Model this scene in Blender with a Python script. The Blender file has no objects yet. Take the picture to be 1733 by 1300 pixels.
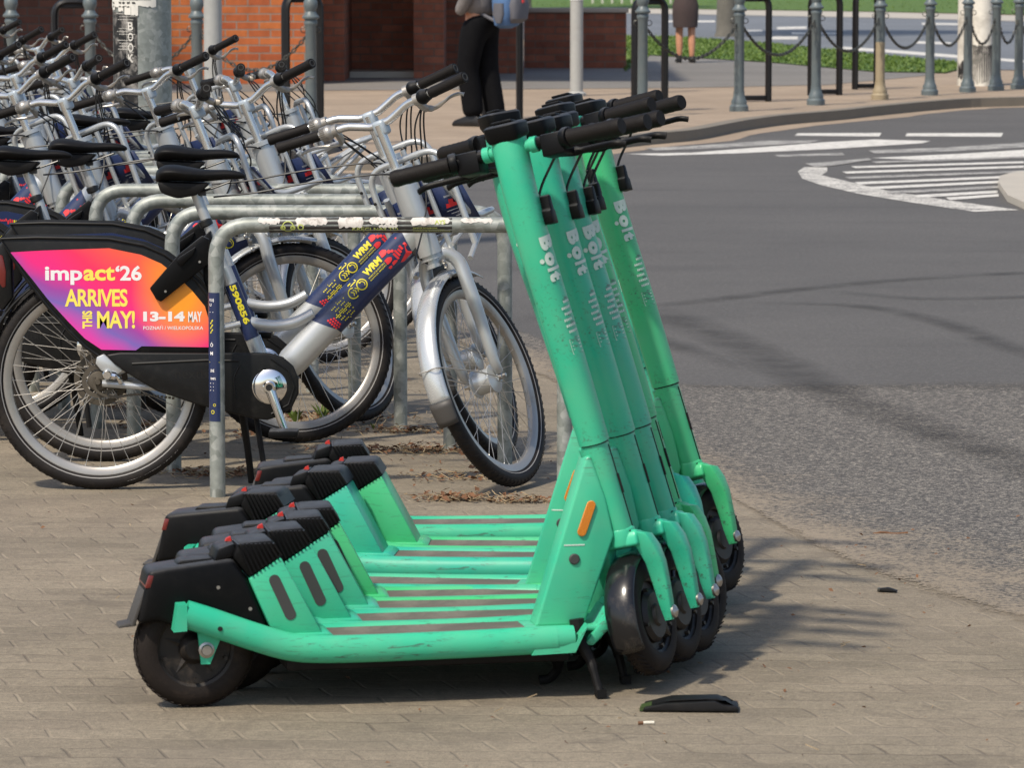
import bpy, bmesh, math, random
from mathutils import Vector, Matrix, noise
from mathutils.geometry import tessellate_polygon
random.seed(7)
R = math.radians
SC = bpy.context.scene
COL = SC.collection
V = Vector

# ------------------------------------------------------------------ camera, sky, sun
W0, H0, F = 1733.0, 1300.0, 7033.0
CAMH = 1.67
PITCH = math.atan(730 / F)
cd = bpy.data.cameras.new('camera'); cam = bpy.data.objects.new('camera', cd); COL.objects.link(cam)
cd.sensor_width = 36.0; cd.lens = F / W0 * 36.0; cd.clip_start = 0.5; cd.clip_end = 3000
cam.location = (0, 0, CAMH); cam.rotation_euler = (math.pi / 2 - PITCH, 0, 0)
cd.dof.use_dof = True; cd.dof.focus_distance = 13.0; cd.dof.aperture_fstop = 16.0
SC.camera = cam
SUNV = V((-0.48, -0.60, 1.0)).normalized()          # towards the sun
wd = bpy.data.worlds.new('World'); SC.world = wd; wd.use_nodes = True
nt = wd.node_tree; bg = nt.nodes['Background']
sky = nt.nodes.new('ShaderNodeTexSky'); sky.sky_type = 'NISHITA'; sky.sun_disc = False
sky.sun_elevation = math.asin(SUNV.z); sky.sun_rotation = math.atan2(SUNV.x, SUNV.y)
sky.air_density = 1.0; sky.dust_density = 2.0
nt.links.new(sky.outputs[0], bg.inputs[0]); bg.inputs[1].default_value = 0.135
ld = bpy.data.lights.new('sun', 'SUN'); ld.energy = 3.5; ld.angle = R(2.6); ld.color = (1.0, 0.915, 0.78)
lo = bpy.data.objects.new('sun', ld); COL.objects.link(lo)
lo.rotation_euler = SUNV.to_track_quat('Z', 'Y').to_euler(); lo.location = (0, 0, 30)
SC.view_settings.view_transform = 'Standard'; SC.view_settings.look = 'None'
SC.view_settings.exposure = 0.22; SC.view_settings.gamma = 1.0

FW = V((0, math.cos(PITCH), -math.sin(PITCH))); UP = V((0, math.sin(PITCH), math.cos(PITCH)))
def ray(px, py):
    return FW + V(((px - W0 / 2) / F, 0, 0)) + UP * (-(py - H0 / 2) / F)
def G(px, py, z=0.0):                                  # photo point -> place on the ground
    d = ray(px, py); t = (z - CAMH) / d.z
    p = V((0, 0, CAMH)) + d * t; return V((p.x, p.y, z))
def P(px, py, Y):                                      # photo point at distance Y
    d = ray(px, py); return V((0, 0, CAMH)) + d * (Y / d.y)

# ------------------------------------------------------------------ materials
MT = {}
def newmat(name):
    m = bpy.data.materials.new(name); m.use_nodes = True
    n = m.node_tree; b = n.nodes['Principled BSDF']; MT[name] = m
    return m, n, b
def node(n, t, **k):
    x = n.nodes.new(t)
    for a, v in k.items():
        if a in x.inputs: x.inputs[a].default_value = v
        else: setattr(x, a, v)
    return x
def coords(n, sc=(1, 1, 1), rot=(0, 0, 0), kind='Object'):
    tc = n.nodes.new('ShaderNodeTexCoord'); mp = n.nodes.new('ShaderNodeMapping')
    mp.inputs['Scale'].default_value = sc; mp.inputs['Rotation'].default_value = rot
    n.links.new(tc.outputs[kind], mp.inputs[0]); return mp.outputs[0]
def noisef(n, vec, scale, detail=3, rough=0.55, dist=0.0):
    x = n.nodes.new('ShaderNodeTexNoise'); x.inputs['Scale'].default_value = scale
    x.inputs['Detail'].default_value = detail; x.inputs['Roughness'].default_value = rough
    x.inputs['Distortion'].default_value = dist
    n.links.new(vec, x.inputs['Vector']); return x.outputs['Fac']
def ramp(n, fac, stops, mode='LINEAR'):
    x = n.nodes.new('ShaderNodeValToRGB'); x.color_ramp.interpolation = mode
    el = x.color_ramp.elements
    while len(el) < len(stops): el.new(0.5)
    for e, (p, c) in zip(el, stops):
        e.position = p
        e.color = (c, c, c, 1) if isinstance(c, (int, float)) else (c[0], c[1], c[2], 1)
    n.links.new(fac, x.inputs[0]); return x.outputs[0]
def mix(n, fac, a, b, mode='MIX'):
    x = n.nodes.new('ShaderNodeMixRGB'); x.blend_type = mode
    for i, v in ((0, fac), (1, a), (2, b)):
        if isinstance(v, (int, float)): x.inputs[i].default_value = v if i == 0 else (v, v, v, 1)
        elif isinstance(v, (tuple, list)): x.inputs[i].default_value = (v[0], v[1], v[2], 1)
        else: n.links.new(v, x.inputs[i])
    return x.outputs[0]
def math_(n, op, a, b=0.0, clamp=False):
    x = n.nodes.new('ShaderNodeMath'); x.operation = op; x.use_clamp = clamp
    for i, v in ((0, a), (1, b)):
        if isinstance(v, (int, float)): x.inputs[i].default_value = v
        else: n.links.new(v, x.inputs[i])
    return x.outputs[0]
def bump(n, b, h, strength=0.3, dist=0.01):
    x = n.nodes.new('ShaderNodeBump'); x.inputs['Strength'].default_value = strength
    x.inputs['Distance'].default_value = dist
    n.links.new(h, x.inputs['Height']); n.links.new(x.outputs[0], b.inputs['Normal'])
def setv(n, b, k, v):
    if isinstance(v, (int, float)): b.inputs[k].default_value = v
    elif isinstance(v, (tuple, list)): b.inputs[k].default_value = (v[0], v[1], v[2], 1)
    else: n.links.new(v, b.inputs[k])

def mat(name, col, rough=0.5, metal=0.0, var=0.12, vs=18.0, dirt=None, dirt_amt=0.35, ds=9.0, bs=0.0, bscale=200, coat=0.0, spec=0.5):
    m, n, b = newmat(name)
    v = coords(n)
    f = noisef(n, v, vs, 4)
    c = mix(n, f, tuple(x * (1 - var) for x in col), tuple(min(1, x * (1 + var)) for x in col))
    if dirt:
        d = ramp(n, noisef(n, v, ds, 6, 0.7, 0.4), [(0.5, 0.0), (0.72, dirt_amt)])
        c = mix(n, d, c, dirt)
        rr = mix(n, d, rough, min(1, rough + 0.35)); n.links.new(rr, b.inputs['Roughness'])
    else:
        rr = ramp(n, f, [(0.3, max(0.02, rough - 0.07)), (0.7, min(1, rough + 0.07))]); n.links.new(rr, b.inputs['Roughness'])
    setv(n, b, 'Base Color', c); setv(n, b, 'Metallic', metal)
    b.inputs['Coat Weight'].default_value = coat; b.inputs['Specular IOR Level'].default_value = spec
    if bs: bump(n, b, noisef(n, v, bscale, 3), bs, 0.002)
    return m

def topdust(name, dust=(0.085, 0.088, 0.095), amt=0.75):
    m = MT[name]; n = m.node_tree; b = n.nodes['Principled BSDF']
    src = b.inputs['Base Color'].links[0].from_socket
    ge = n.nodes.new('ShaderNodeNewGeometry'); sp = n.nodes.new('ShaderNodeSeparateXYZ'); n.links.new(ge.outputs['Normal'], sp.inputs[0])
    v = coords(n); k = ramp(n, sp.outputs[2], [(0.45, 0.0), (0.95, amt)])
    k = mix(n, 1.0, k, ramp(n, noisef(n, v, 14, 5, 0.7), [(0.25, 0.35), (0.65, 1.0)]), 'MULTIPLY')
    c = mix(n, k, src, dust); n.links.new(c, b.inputs['Base Color'])
# scooter paint: each scooter's own tint sits in its object colour
def paint_mint():
    m, n, b = newmat('mint_paint')
    oi = n.nodes.new('ShaderNodeObjectInfo'); v = coords(n)
    big = noisef(n, v, 4.0, 3)
    c = mix(n, ramp(n, big, [(0.35, 0.0), (0.7, 0.55)]), oi.outputs['Color'], (0.10, 0.52, 0.27))
    # scuffs: long streaks along the tubes
    vs = coords(n, (7, 40, 55))
    sc = noisef(n, vs, 2.2, 6, 0.75, 0.6)
    sm = ramp(n, sc, [(0.565, 0.0), (0.61, 0.85)])
    area = ramp(n, noisef(n, v, 3.2, 4), [(0.47, 0.0), (0.62, 1.0)])
    sm = mix(n, 1.0, sm, area, 'MULTIPLY')
    c = mix(n, sm, c, (0.055, 0.10, 0.075))
    pk = ramp(n, noisef(n, v, 26.0, 5, 0.7), [(0.68, 0.0), (0.74, 0.6)])
    c = mix(n, pk, c, (0.33, 0.30, 0.25))
    dust = ramp(n, noisef(n, v, 11.0, 5, 0.6), [(0.42, 0.0), (0.8, 0.22)])
    c = mix(n, dust, c, (0.20, 0.36, 0.25))
    setv(n, b, 'Base Color', c)
    n.links.new(ramp(n, big, [(0.3, 0.30), (0.7, 0.45)]), b.inputs['Roughness'])
    bump(n, b, noisef(n, v, 60, 4), 0.08, 0.001)
paint_mint()
mat('black_plastic', (0.003, 0.003, 0.0034), 0.45, dirt=(0.055, 0.047, 0.04), dirt_amt=0.14, ds=6, bs=0.15, bscale=350, spec=0.17)
mat('black_matt', (0.008, 0.0075, 0.0075), 0.55, dirt=(0.09, 0.075, 0.06), dirt_amt=0.12, bs=0.2, bscale=300, spec=0.2)
mat('grip_rubber', (0.011, 0.009, 0.008), 0.6, bs=0.5, bscale=500, spec=0.2)
mat('gloss_black', (0.008, 0.008, 0.009), 0.2, dirt=(0.09, 0.072, 0.055), dirt_amt=0.7, ds=7)
topdust('black_plastic'); 
mat('dusty_rubber', (0.016, 0.012, 0.010), 0.7, spec=0.2, dirt=(0.09, 0.062, 0.042), dirt_amt=0.32, ds=14, bs=0.4, bscale=220)
mat('tyre_rubber', (0.013, 0.011, 0.0105), 0.6, spec=0.25, dirt=(0.07, 0.055, 0.042), dirt_amt=0.3, ds=12, bs=0.3, bscale=260)
mat('hub_dark', (0.016, 0.013, 0.011), 0.5, 0.2, dirt=(0.10, 0.075, 0.055), dirt_amt=0.6, ds=18)
mat('deck_grip', (0.12, 0.105, 0.086), 0.85, var=0.25, vs=9, dirt=(0.28, 0.25, 0.20), dirt_amt=0.5, bs=0.5, bscale=500)
mat('pad_grey', (0.045, 0.045, 0.043), 0.7)
mat('grey_flap', (0.055, 0.050, 0.045), 0.6)
mat('red_lens', (0.14, 0.016, 0.013), 0.3, coat=0.2, dirt=(0.15,0.1,0.08), dirt_amt=0.5, ds=20)
mat('red_tab', (0.5, 0.03, 0.02), 0.4)
mat('orange_reflector', (0.62, 0.20, 0.01), 0.25, coat=0.5, bs=0.6, bscale=900)
mat('white_print', (0.55, 0.66, 0.58), 0.6, var=0.2, vs=60)
mat('screw_steel', (0.45, 0.43, 0.40), 0.35, 0.9)
mat('silver_paint', (0.50, 0.515, 0.515), 0.32, 0.5, var=0.06, vs=6, dirt=(0.30, 0.27, 0.23), dirt_amt=0.25, ds=7)
mat('alu_bar', (0.70, 0.69, 0.665), 0.24, 0.85, var=0.08)
mat('chrome', (0.78, 0.78, 0.78), 0.08, 1.0, var=0.02)
mat('clamp_grey', (0.40, 0.45, 0.49), 0.45, 0.3)
mat('rim_alu', (0.40, 0.38, 0.35), 0.36, 0.6, dirt=(0.26, 0.21, 0.15), dirt_amt=0.7, ds=5)
mat('spoke_steel', (0.58, 0.55, 0.50), 0.35, 0.7)
mat('sidewall_line', (0.26, 0.25, 0.24), 0.6)
mat('fender_silver', (0.56, 0.57, 0.565), 0.27, 0.55, var=0.03, dirt=(0.30, 0.25, 0.18), dirt_amt=0.12, ds=16)
mat('navy_wrap', (0.017, 0.028, 0.085), 0.32, var=0.2, vs=5, coat=0.2)
mat('red_ink', (0.72, 0.035, 0.04), 0.4)
mat('yellow_ink', (0.72, 0.62, 0.03), 0.4)
mat('ad_yellow', (0.93, 0.74, 0.11), 0.4)
topdust('guard_black', (0.06, 0.06, 0.06), 0.4) if 'guard_black' in MT else None
mat('ad_white', (0.82, 0.80, 0.78), 0.4)
mat('pale_ink', (0.40, 0.42, 0.46), 0.5)
mat('cable_black', (0.010, 0.010, 0.010), 0.4)
mat('brass', (0.42, 0.25, 0.06), 0.4, 0.8)
mat('brown_rust', (0.12, 0.06, 0.03), 0.8)
mat('chain_dirty', (0.10, 0.085, 0.065), 0.6, 0.5)
mat('guard_black', (0.0055, 0.0055, 0.0055), 0.45, dirt=(0.08, 0.07, 0.06), dirt_amt=0.14, ds=30, spec=0.3)
mat('guard_ink', (0.006, 0.006, 0.006), 0.3)
mat('post_green', (0.105, 0.130, 0.137), 0.42, var=0.12, dirt=(0.22, 0.2, 0.16), dirt_amt=0.3, ds=5)
mat('post_tan', (0.30, 0.24, 0.15), 0.6)
mat('chain_iron', (0.075, 0.075, 0.065), 0.5, 0.5)
mat('frame_black', (0.006, 0.006, 0.007), 0.5, spec=0.3)
mat('pole_grey', (0.36, 0.36, 0.34), 0.5, var=0.12, dirt=(0.25, 0.22, 0.18), dirt_amt=0.3, ds=3)
mat('pole_white', (0.60, 0.57, 0.50), 0.6, dirt=(0.16, 0.13, 0.10), dirt_amt=0.7, ds=3)
mat('paper', (0.72, 0.69, 0.62), 0.8)
mat('paper_black', (0.010, 0.009, 0.009), 0.5, dirt=(0.45, 0.42, 0.38), dirt_amt=0.8, ds=16)
mat('sticker_dark', (0.022, 0.018, 0.016), 0.5, dirt=(0.12, 0.11, 0.09), dirt_amt=0.5, ds=20)
mat('sticker_torn', (0.62, 0.58, 0.53), 0.75, dirt=(0.18, 0.15, 0.12), dirt_amt=0.8, ds=35)
mat('sticker_ink', (0.45, 0.50, 0.12), 0.6)
mat('coping', (0.40, 0.34, 0.28), 0.8)
mat('bark', (0.13, 0.12, 0.10), 0.9, var=0.35, vs=9, bs=0.8, bscale=30)
mat('trouser_black', (0.004, 0.004, 0.005), 0.9, spec=0.15)
mat('jacket_grey', (0.17, 0.155, 0.15), 0.6, var=0.5, vs=12, bs=0.5, bscale=30)
mat('pack_blue', (0.075, 0.15, 0.30), 0.8, var=0.3, vs=8)
mat('pack_grey', (0.11, 0.11, 0.125), 0.8, var=0.3, vs=10)
mat('skirt_brown', (0.062, 0.042, 0.040), 0.85, var=0.2)
mat('skin', (0.55, 0.26, 0.15), 0.5, var=0.05)
mat('hair_dark', (0.03, 0.018, 0.010), 0.6)
mat('shoe_black', (0.010, 0.009, 0.009), 0.4)
mat('leaf_green', (0.10, 0.16, 0.02), 0.6, var=0.4, vs=40)
mat('leaf_dark', (0.035, 0.06, 0.012), 0.6, var=0.5, vs=3)
mat('dry_leaf', (0.16, 0.075, 0.035), 0.85, var=0.5, vs=30)
mat('dry_straw', (0.36, 0.27, 0.16), 0.8, var=0.3, vs=30)
mat('butt_white', (0.7, 0.66, 0.55), 0.8)
mat('kerb_stone', (0.19, 0.165, 0.13), 0.85, var=0.2, vs=3, bs=0.3, bscale=60)
mat('concrete_pale', (0.42, 0.38, 0.32), 0.85, var=0.12, vs=3)

def galvanised():
    m, n, b = newmat('galvanised')
    v = coords(n)
    vo = n.nodes.new('ShaderNodeTexVoronoi'); vo.inputs['Scale'].default_value = 38
    n.links.new(v, vo.inputs['Vector'])
    f = mix(n, 0.45, noisef(n, v, 30, 5, 0.65, 1.0), vo.outputs['Color'])
    c = ramp(n, f, [(0.25, (0.20, 0.215, 0.195)), (0.5, (0.28, 0.30, 0.275)), (0.75, (0.42, 0.43, 0.40))])
    d = ramp(n, noisef(n, v, 7, 6, 0.7), [(0.52, 0.0), (0.75, 0.6)])
    c = mix(n, d, c, (0.14, 0.13, 0.10))
    setv(n, b, 'Base Color', c); setv(n, b, 'Metallic', 0.35)
    n.links.new(ramp(n, f, [(0.3, 0.42), (0.8, 0.62)]), b.inputs['Roughness'])
galvanised()

def pavers():
    m, n, b = newmat('pavers')
    v0 = coords(n)
    ds = n.nodes.new('ShaderNodeTexNoise'); ds.inputs['Scale'].default_value = 6.0; ds.inputs['Detail'].default_value = 2
    n.links.new(v0, ds.inputs['Vector'])
    vm = n.nodes.new('ShaderNodeVectorMath'); vm.operation = 'MULTIPLY_ADD'
    n.links.new(ds.outputs['Color'], vm.inputs[0]); vm.inputs[1].default_value = (0.018, 0.014, 0); n.links.new(v0, vm.inputs[2])
    mp = n.nodes.new('ShaderNodeMapping'); mp.inputs['Rotation'].default_value = (0, 0, R(2.5)); n.links.new(vm.outputs[0], mp.inputs[0])
    # zig-zag edge of the interlocking blocks
    wv = n.nodes.new('ShaderNodeTexWave'); wv.wave_type = 'BANDS'; wv.bands_direction = 'X'; wv.wave_profile = 'TRI'
    wv.inputs['Scale'].default_value = 1.6; n.links.new(mp.outputs[0], wv.inputs['Vector'])
    cx = n.nodes.new('ShaderNodeCombineXYZ'); n.links.new(math_(n, 'MULTIPLY', wv.outputs['Fac'], 0.012), cx.inputs[1])
    sy = n.nodes.new('ShaderNodeSeparateXYZ'); n.links.new(mp.outputs[0], sy.inputs[0]); n.links.new(math_(n, 'MULTIPLY', sy.outputs[1], 0.32), cx.inputs[0])
    va = n.nodes.new('ShaderNodeVectorMath'); va.operation = 'ADD'
    n.links.new(mp.outputs[0], va.inputs[0]); n.links.new(cx.outputs[0], va.inputs[1])
    br = n.nodes.new('ShaderNodeTexBrick'); br.inputs['Scale'].default_value = 1.0
    br.inputs['Brick Width'].default_value = 0.205; br.inputs['Row Height'].default_value = 0.105
    br.inputs['Mortar Size'].default_value = 0.006; br.inputs['Mortar Smooth'].default_value = 0.6
    br.inputs['Color1'].default_value = (0.178, 0.148, 0.104, 1); br.inputs['Color2'].default_value = (0.238, 0.199, 0.141, 1)
    br.inputs['Mortar'].default_value = (0.125, 0.10, 0.072, 1); n.links.new(va.outputs[0], br.inputs['Vector'])
    fine = noisef(n, v0, 260, 3, 0.7); med = noisef(n, v0, 22, 5, 0.65); big = noisef(n, v0, 1.1, 4, 0.6)
    c = mix(n, ramp(n, big, [(0.38, 0.0), (0.66, 0.45)]), br.outputs['Color'], (0.31, 0.252, 0.183))
    c = mix(n, 0.35, c, ramp(n, med, [(0.3, 0.55), (0.7, 1.25)]), 'MULTIPLY')
    c = mix(n, 0.6, c, ramp(n, fine, [(0.33, 0.35), (0.67, 1.6)]), 'MULTIPLY')
    c = mix(n, 0.5, c, ramp(n, noisef(n, v0, 75, 4, 0.75), [(0.33, 0.5), (0.67, 1.5)]), 'MULTIPLY')
    jm = ramp(n, noisef(n, v0, 3.0, 4, 0.6), [(0.40, 0.0), (0.62, 1.0)])      # sand fills some joints
    sm = mix(n, 1.0, br.outputs['Fac'], jm, 'MULTIPLY')
    c = mix(n, math_(n, 'MULTIPLY', sm, 0.65), c, (0.36, 0.30, 0.215))
    st = ramp(n, noisef(n, v0, 2.3, 6, 0.75, 0.6), [(0.56, 0.0), (0.66, 0.6)])
    c = mix(n, st, c, (0.120, 0.097, 0.072))
    st2 = ramp(n, noisef(n, v0, 0.8, 7, 0.7, 0.8), [(0.50, 0.0), (0.70, 0.45)])
    c = mix(n, st2, c, (0.125, 0.103, 0.080))
    setv(n, b, 'Base Color', c); setv(n, b, 'Roughness', 0.9)
    h = math_(n, 'SUBTRACT', math_(n, 'MULTIPLY', med, 0.6), math_(n, 'MULTIPLY', br.outputs['Fac'], 0.8))
    bump(n, b, math_(n, 'ADD', h, math_(n, 'MULTIPLY', fine, 0.35)), 0.55, 0.006)
pavers()

def asphalt(name, dark, light, grain=170, sp=0.55, worn=(0.30, 0.26, 0.21), tracks=True):
    m, n, b = newmat(name)
    v = coords(n); f = noisef(n, v, grain, 2, 0.7); f2 = noisef(n, v, grain * 0.33, 3, 0.7); big = noisef(n, v, 0.45, 4, 0.6)
    c = ramp(n, mix(n, 0.4, f, f2), [(0.32, dark), (0.5, tuple((a + q) / 2 for a, q in zip(dark, light))), (sp, light), (0.72, tuple(x * 1.9 for x in light))])
    c = mix(n, 0.5, c, ramp(n, big, [(0.3, 0.75), (0.7, 1.25)]), 'MULTIPLY')
    if tracks:
        t = noisef(n, coords(n, (0.35, 2.2, 1), (0, 0, R(-28))), 0.9, 3, 0.5)
        c = mix(n, ramp(n, t, [(0.56, 0.0), (0.70, 0.25)]), c, (0.045, 0.04, 0.038))
    setv(n, b, 'Base Color', c); setv(n, b, 'Roughness', 0.82)
    bump(n, b, f, 0.5, 0.004)
    return m
asphalt('asphalt', (0.066, 0.061, 0.056), (0.102, 0.095, 0.087))
asphalt('asphalt_path', (0.15, 0.14, 0.13), (0.20, 0.185, 0.165), tracks=False)
asphalt('asphalt_back', (0.115, 0.125, 0.14), (0.16, 0.17, 0.185), tracks=False)

def shoulder():
    m, n, b = newmat('shoulder')
    v = coords(n); f = noisef(n, v, 62, 3, 0.8); f2 = noisef(n, v, 190, 2, 0.7)
    c = ramp(n, mix(n, 0.4, f, f2), [(0.40, (0.035, 0.032, 0.030)), (0.50, (0.095, 0.086, 0.076)), (0.56, (0.18, 0.162, 0.138)), (0.63, (0.42, 0.38, 0.32))])
    at = n.nodes.new('ShaderNodeAttribute'); at.attribute_name = 'edge'
    e = math_(n, 'ADD', at.outputs['Fac'], math_(n, 'MULTIPLY', math_(n, 'SUBTRACT', noisef(n, v, 2.0, 6, 0.65), 0.5), 1.1))
    k = ramp(n, e, [(0.30, 0.0), (1.0, 1.0)])
    e2 = ramp(n, math_(n, 'ADD', k, math_(n, 'MULTIPLY', math_(n, 'SUBTRACT', f, 0.5), 2.6)), [(0.25, 0.0), (0.90, 1.0)])
    sand = mix(n, f2, (0.185, 0.150, 0.108), (0.32, 0.262, 0.190))
    c = mix(n, e2, c, sand)
    setv(n, b, 'Base Color', c); setv(n, b, 'Roughness', 0.9); bump(n, b, f, 0.7, 0.006)
    at2 = n.nodes.new('ShaderNodeAttribute'); at2.attribute_name = 'fade'
    al = ramp(n, math_(n, 'ADD', at2.outputs['Fac'], math_(n, 'ADD', math_(n, 'MULTIPLY', math_(n, 'SUBTRACT', noisef(n, v, 7.0, 6, 0.7), 0.5), 0.9), math_(n, 'MULTIPLY', math_(n, 'SUBTRACT', noisef(n, v, 150.0, 2, 0.6), 0.5), 1.6))), [(0.47, 0.0), (0.53, 1.0)])
    n.links.new(al, b.inputs['Alpha'])
shoulder()

def sandy():
    m, n, b = newmat('far_paving')
    v = coords(n)
    br = n.nodes.new('ShaderNodeTexBrick'); br.inputs['Scale'].default_value = 1.0
    br.inputs['Brick Width'].default_value = 0.35; br.inputs['Row Height'].default_value = 0.35; br.inputs['Mortar Size'].default_value = 0.008
    br.inputs['Color1'].default_value = (0.31, 0.235, 0.165, 1); br.inputs['Color2'].default_value = (0.34, 0.26, 0.185, 1)
    br.inputs['Mortar'].default_value = (0.25, 0.19, 0.135, 1); n.links.new(coords(n, rot=(0, 0, R(20))), br.inputs['Vector'])
    c = mix(n, 0.6, br.outputs['Color'], ramp(n, noisef(n, v, 0.7, 5, 0.65), [(0.3, 0.72), (0.7, 1.2)]), 'MULTIPLY')
    c = mix(n, 0.4, c, ramp(n, noisef(n, v, 40, 4, 0.7), [(0.3, 0.6), (0.7, 1.3)]), 'MULTIPLY')
    setv(n, b, 'Base Color', c); setv(n, b, 'Roughness', 0.9)
sandy()
def marking():
    m, n, b = newmat('road_marking')
    v = coords(n); f = noisef(n, v, 9, 6, 0.75); f2 = noisef(n, v, 90, 2, 0.7)
    k = ramp(n, mix(n, 0.5, f, f2), [(0.40, 0.0), (0.52, 1.0)])
    setv(n, b, 'Base Color', mix(n, k, (0.30, 0.28, 0.25), (0.68, 0.65, 0.59))); setv(n, b, 'Roughness', 0.7)
    m, n, b = newmat('nose_marking')
    v = coords(n); k = ramp(n, mix(n, 0.5, noisef(n, v, 4, 7, 0.8), noisef(n, v, 70, 2, 0.7)), [(0.44, 0.0), (0.53, 1.0)])
    setv(n, b, 'Base Color', mix(n, k, (0.14, 0.13, 0.12), (0.62, 0.59, 0.53))); setv(n, b, 'Roughness', 0.75)
    m, n, b = newmat('worn_marking')
    v = coords(n); k = ramp(n, mix(n, 0.5, noisef(n, v, 5, 6, 0.75), noisef(n, v, 90, 2, 0.7)), [(0.44, 0.0), (0.56, 1.0)])
    setv(n, b, 'Base Color', mix(n, k, (0.12, 0.113, 0.105), (0.45, 0.43, 0.39))); setv(n, b, 'Roughness', 0.75)
marking()
def lawnm():
    m, n, b = newmat('lawn')
    v = coords(n); f = noisef(n, v, 1.4, 5, 0.7)
    setv(n, b, 'Base Color', ramp(n, mix(n, 0.5, f, noisef(n, v, 25, 3)), [(0.35, (0.045, 0.095, 0.010)), (0.65, (0.10, 0.17, 0.02))])); setv(n, b, 'Roughness', 0.9)
lawnm()
def brickm(name, c1, c2, mo, rot=0.0):
    m, n, b = newmat(name)
    tc = n.nodes.new('ShaderNodeTexCoord'); sp = n.nodes.new('ShaderNodeSeparateXYZ'); cb = n.nodes.new('ShaderNodeCombineXYZ')
    n.links.new(tc.outputs['Object'], sp.inputs[0])
    n.links.new(math_(n, 'ADD', sp.outputs[0], sp.outputs[1]), cb.inputs[0]); n.links.new(sp.outputs[2], cb.inputs[1])
    br = n.nodes.new('ShaderNodeTexBrick'); br.inputs['Scale'].default_value = 1.0
    br.inputs['Brick Width'].default_value = 0.272; br.inputs['Row Height'].default_value = 0.094
    br.inputs['Mortar Size'].default_value = 0.009; br.inputs['Mortar Smooth'].default_value = 0.3; br.inputs['Bias'].default_value = 0.0
    br.inputs['Color1'].default_value = (*c1, 1); br.inputs['Color2'].default_value = (*c2, 1); br.inputs['Mortar'].default_value = (*mo, 1)
    n.links.new(cb.outputs[0], br.inputs['Vector'])
    v = tc.outputs['Object']
    c = mix(n, 0.6, br.outputs['Color'], ramp(n, noisef(n, v, 5, 5, 0.7), [(0.3, 0.6), (0.7, 1.35)]), 'MULTIPLY')
    setv(n, b, 'Base Color', c); setv(n, b, 'Roughness', 0.85)
    bump(n, b, math_(n, 'SUBTRACT', 1.0, br.outputs['Fac']), 0.5, 0.01)
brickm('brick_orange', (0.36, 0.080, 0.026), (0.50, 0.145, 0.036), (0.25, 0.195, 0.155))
brickm('brick_shaded', (0.085, 0.030, 0.018), (0.12, 0.045, 0.028), (0.07, 0.05, 0.04))  # brick darkened so the left wall carries shade in its colour
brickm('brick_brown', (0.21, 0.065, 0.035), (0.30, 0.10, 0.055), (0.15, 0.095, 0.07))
def admat():
    m, n, b = newmat('ad_print')
    tc = n.nodes.new('ShaderNodeTexCoord'); sp = n.nodes.new('ShaderNodeSeparateXYZ'); n.links.new(tc.outputs['Object'], sp.inputs[0])
    x, z = sp.outputs[0], sp.outputs[2]
    nz = math_(n, 'MULTIPLY', math_(n, 'SUBTRACT', noisef(n, tc.outputs['Object'], 5.0, 2), 0.5), 0.12)
    t = math_(n, 'ADD', math_(n, 'ADD', z, math_(n, 'MULTIPLY', x, 0.55)), nz)          # z .44...78, x -.27...35
    k = math_(n, 'DIVIDE', math_(n, 'SUBTRACT', t, 0.44), 0.40)
    c = ramp(n, k, [(0.0, (0.80, 0.04, 0.30)), (0.10, (0.70, 0.05, 0.38)), (0.23, (0.20, 0.12, 0.45)), (0.34, (0.34, 0.06, 0.35)), (0.46, (0.84, 0.02, 0.22)), (0.68, (0.90, 0.03, 0.12)), (0.88, (0.92, 0.11, 0.06))])
    dx = math_(n, 'SUBTRACT', x, 0.26); dz = math_(n, 'SUBTRACT', z, 0.62)
    d = math_(n, 'SQRT', math_(n, 'ADD', math_(n, 'POWER', math_(n, 'MULTIPLY', dx, 1.3), 2.0), math_(n, 'POWER', dz, 2.0)))
    c = mix(n, ramp(n, d, [(0.05, 1.0), (0.20, 0.0)]), c, (0.95, 0.33, 0.02))
    dl = math_(n, 'ADD', math_(n, 'SUBTRACT', z, 0.62), math_(n, 'MULTIPLY', x, -0.9))
    c = mix(n, math_(n, 'MULTIPLY', ramp(n, math_(n, 'ADD', x, nz), [(0.0, 1.0), (0.06, 0.0)]), 0.0), c, (0.2, 0.15, 0.6))
    setv(n, b, 'Base Color', c); setv(n, b, 'Roughness', 0.35)
admat()

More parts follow.
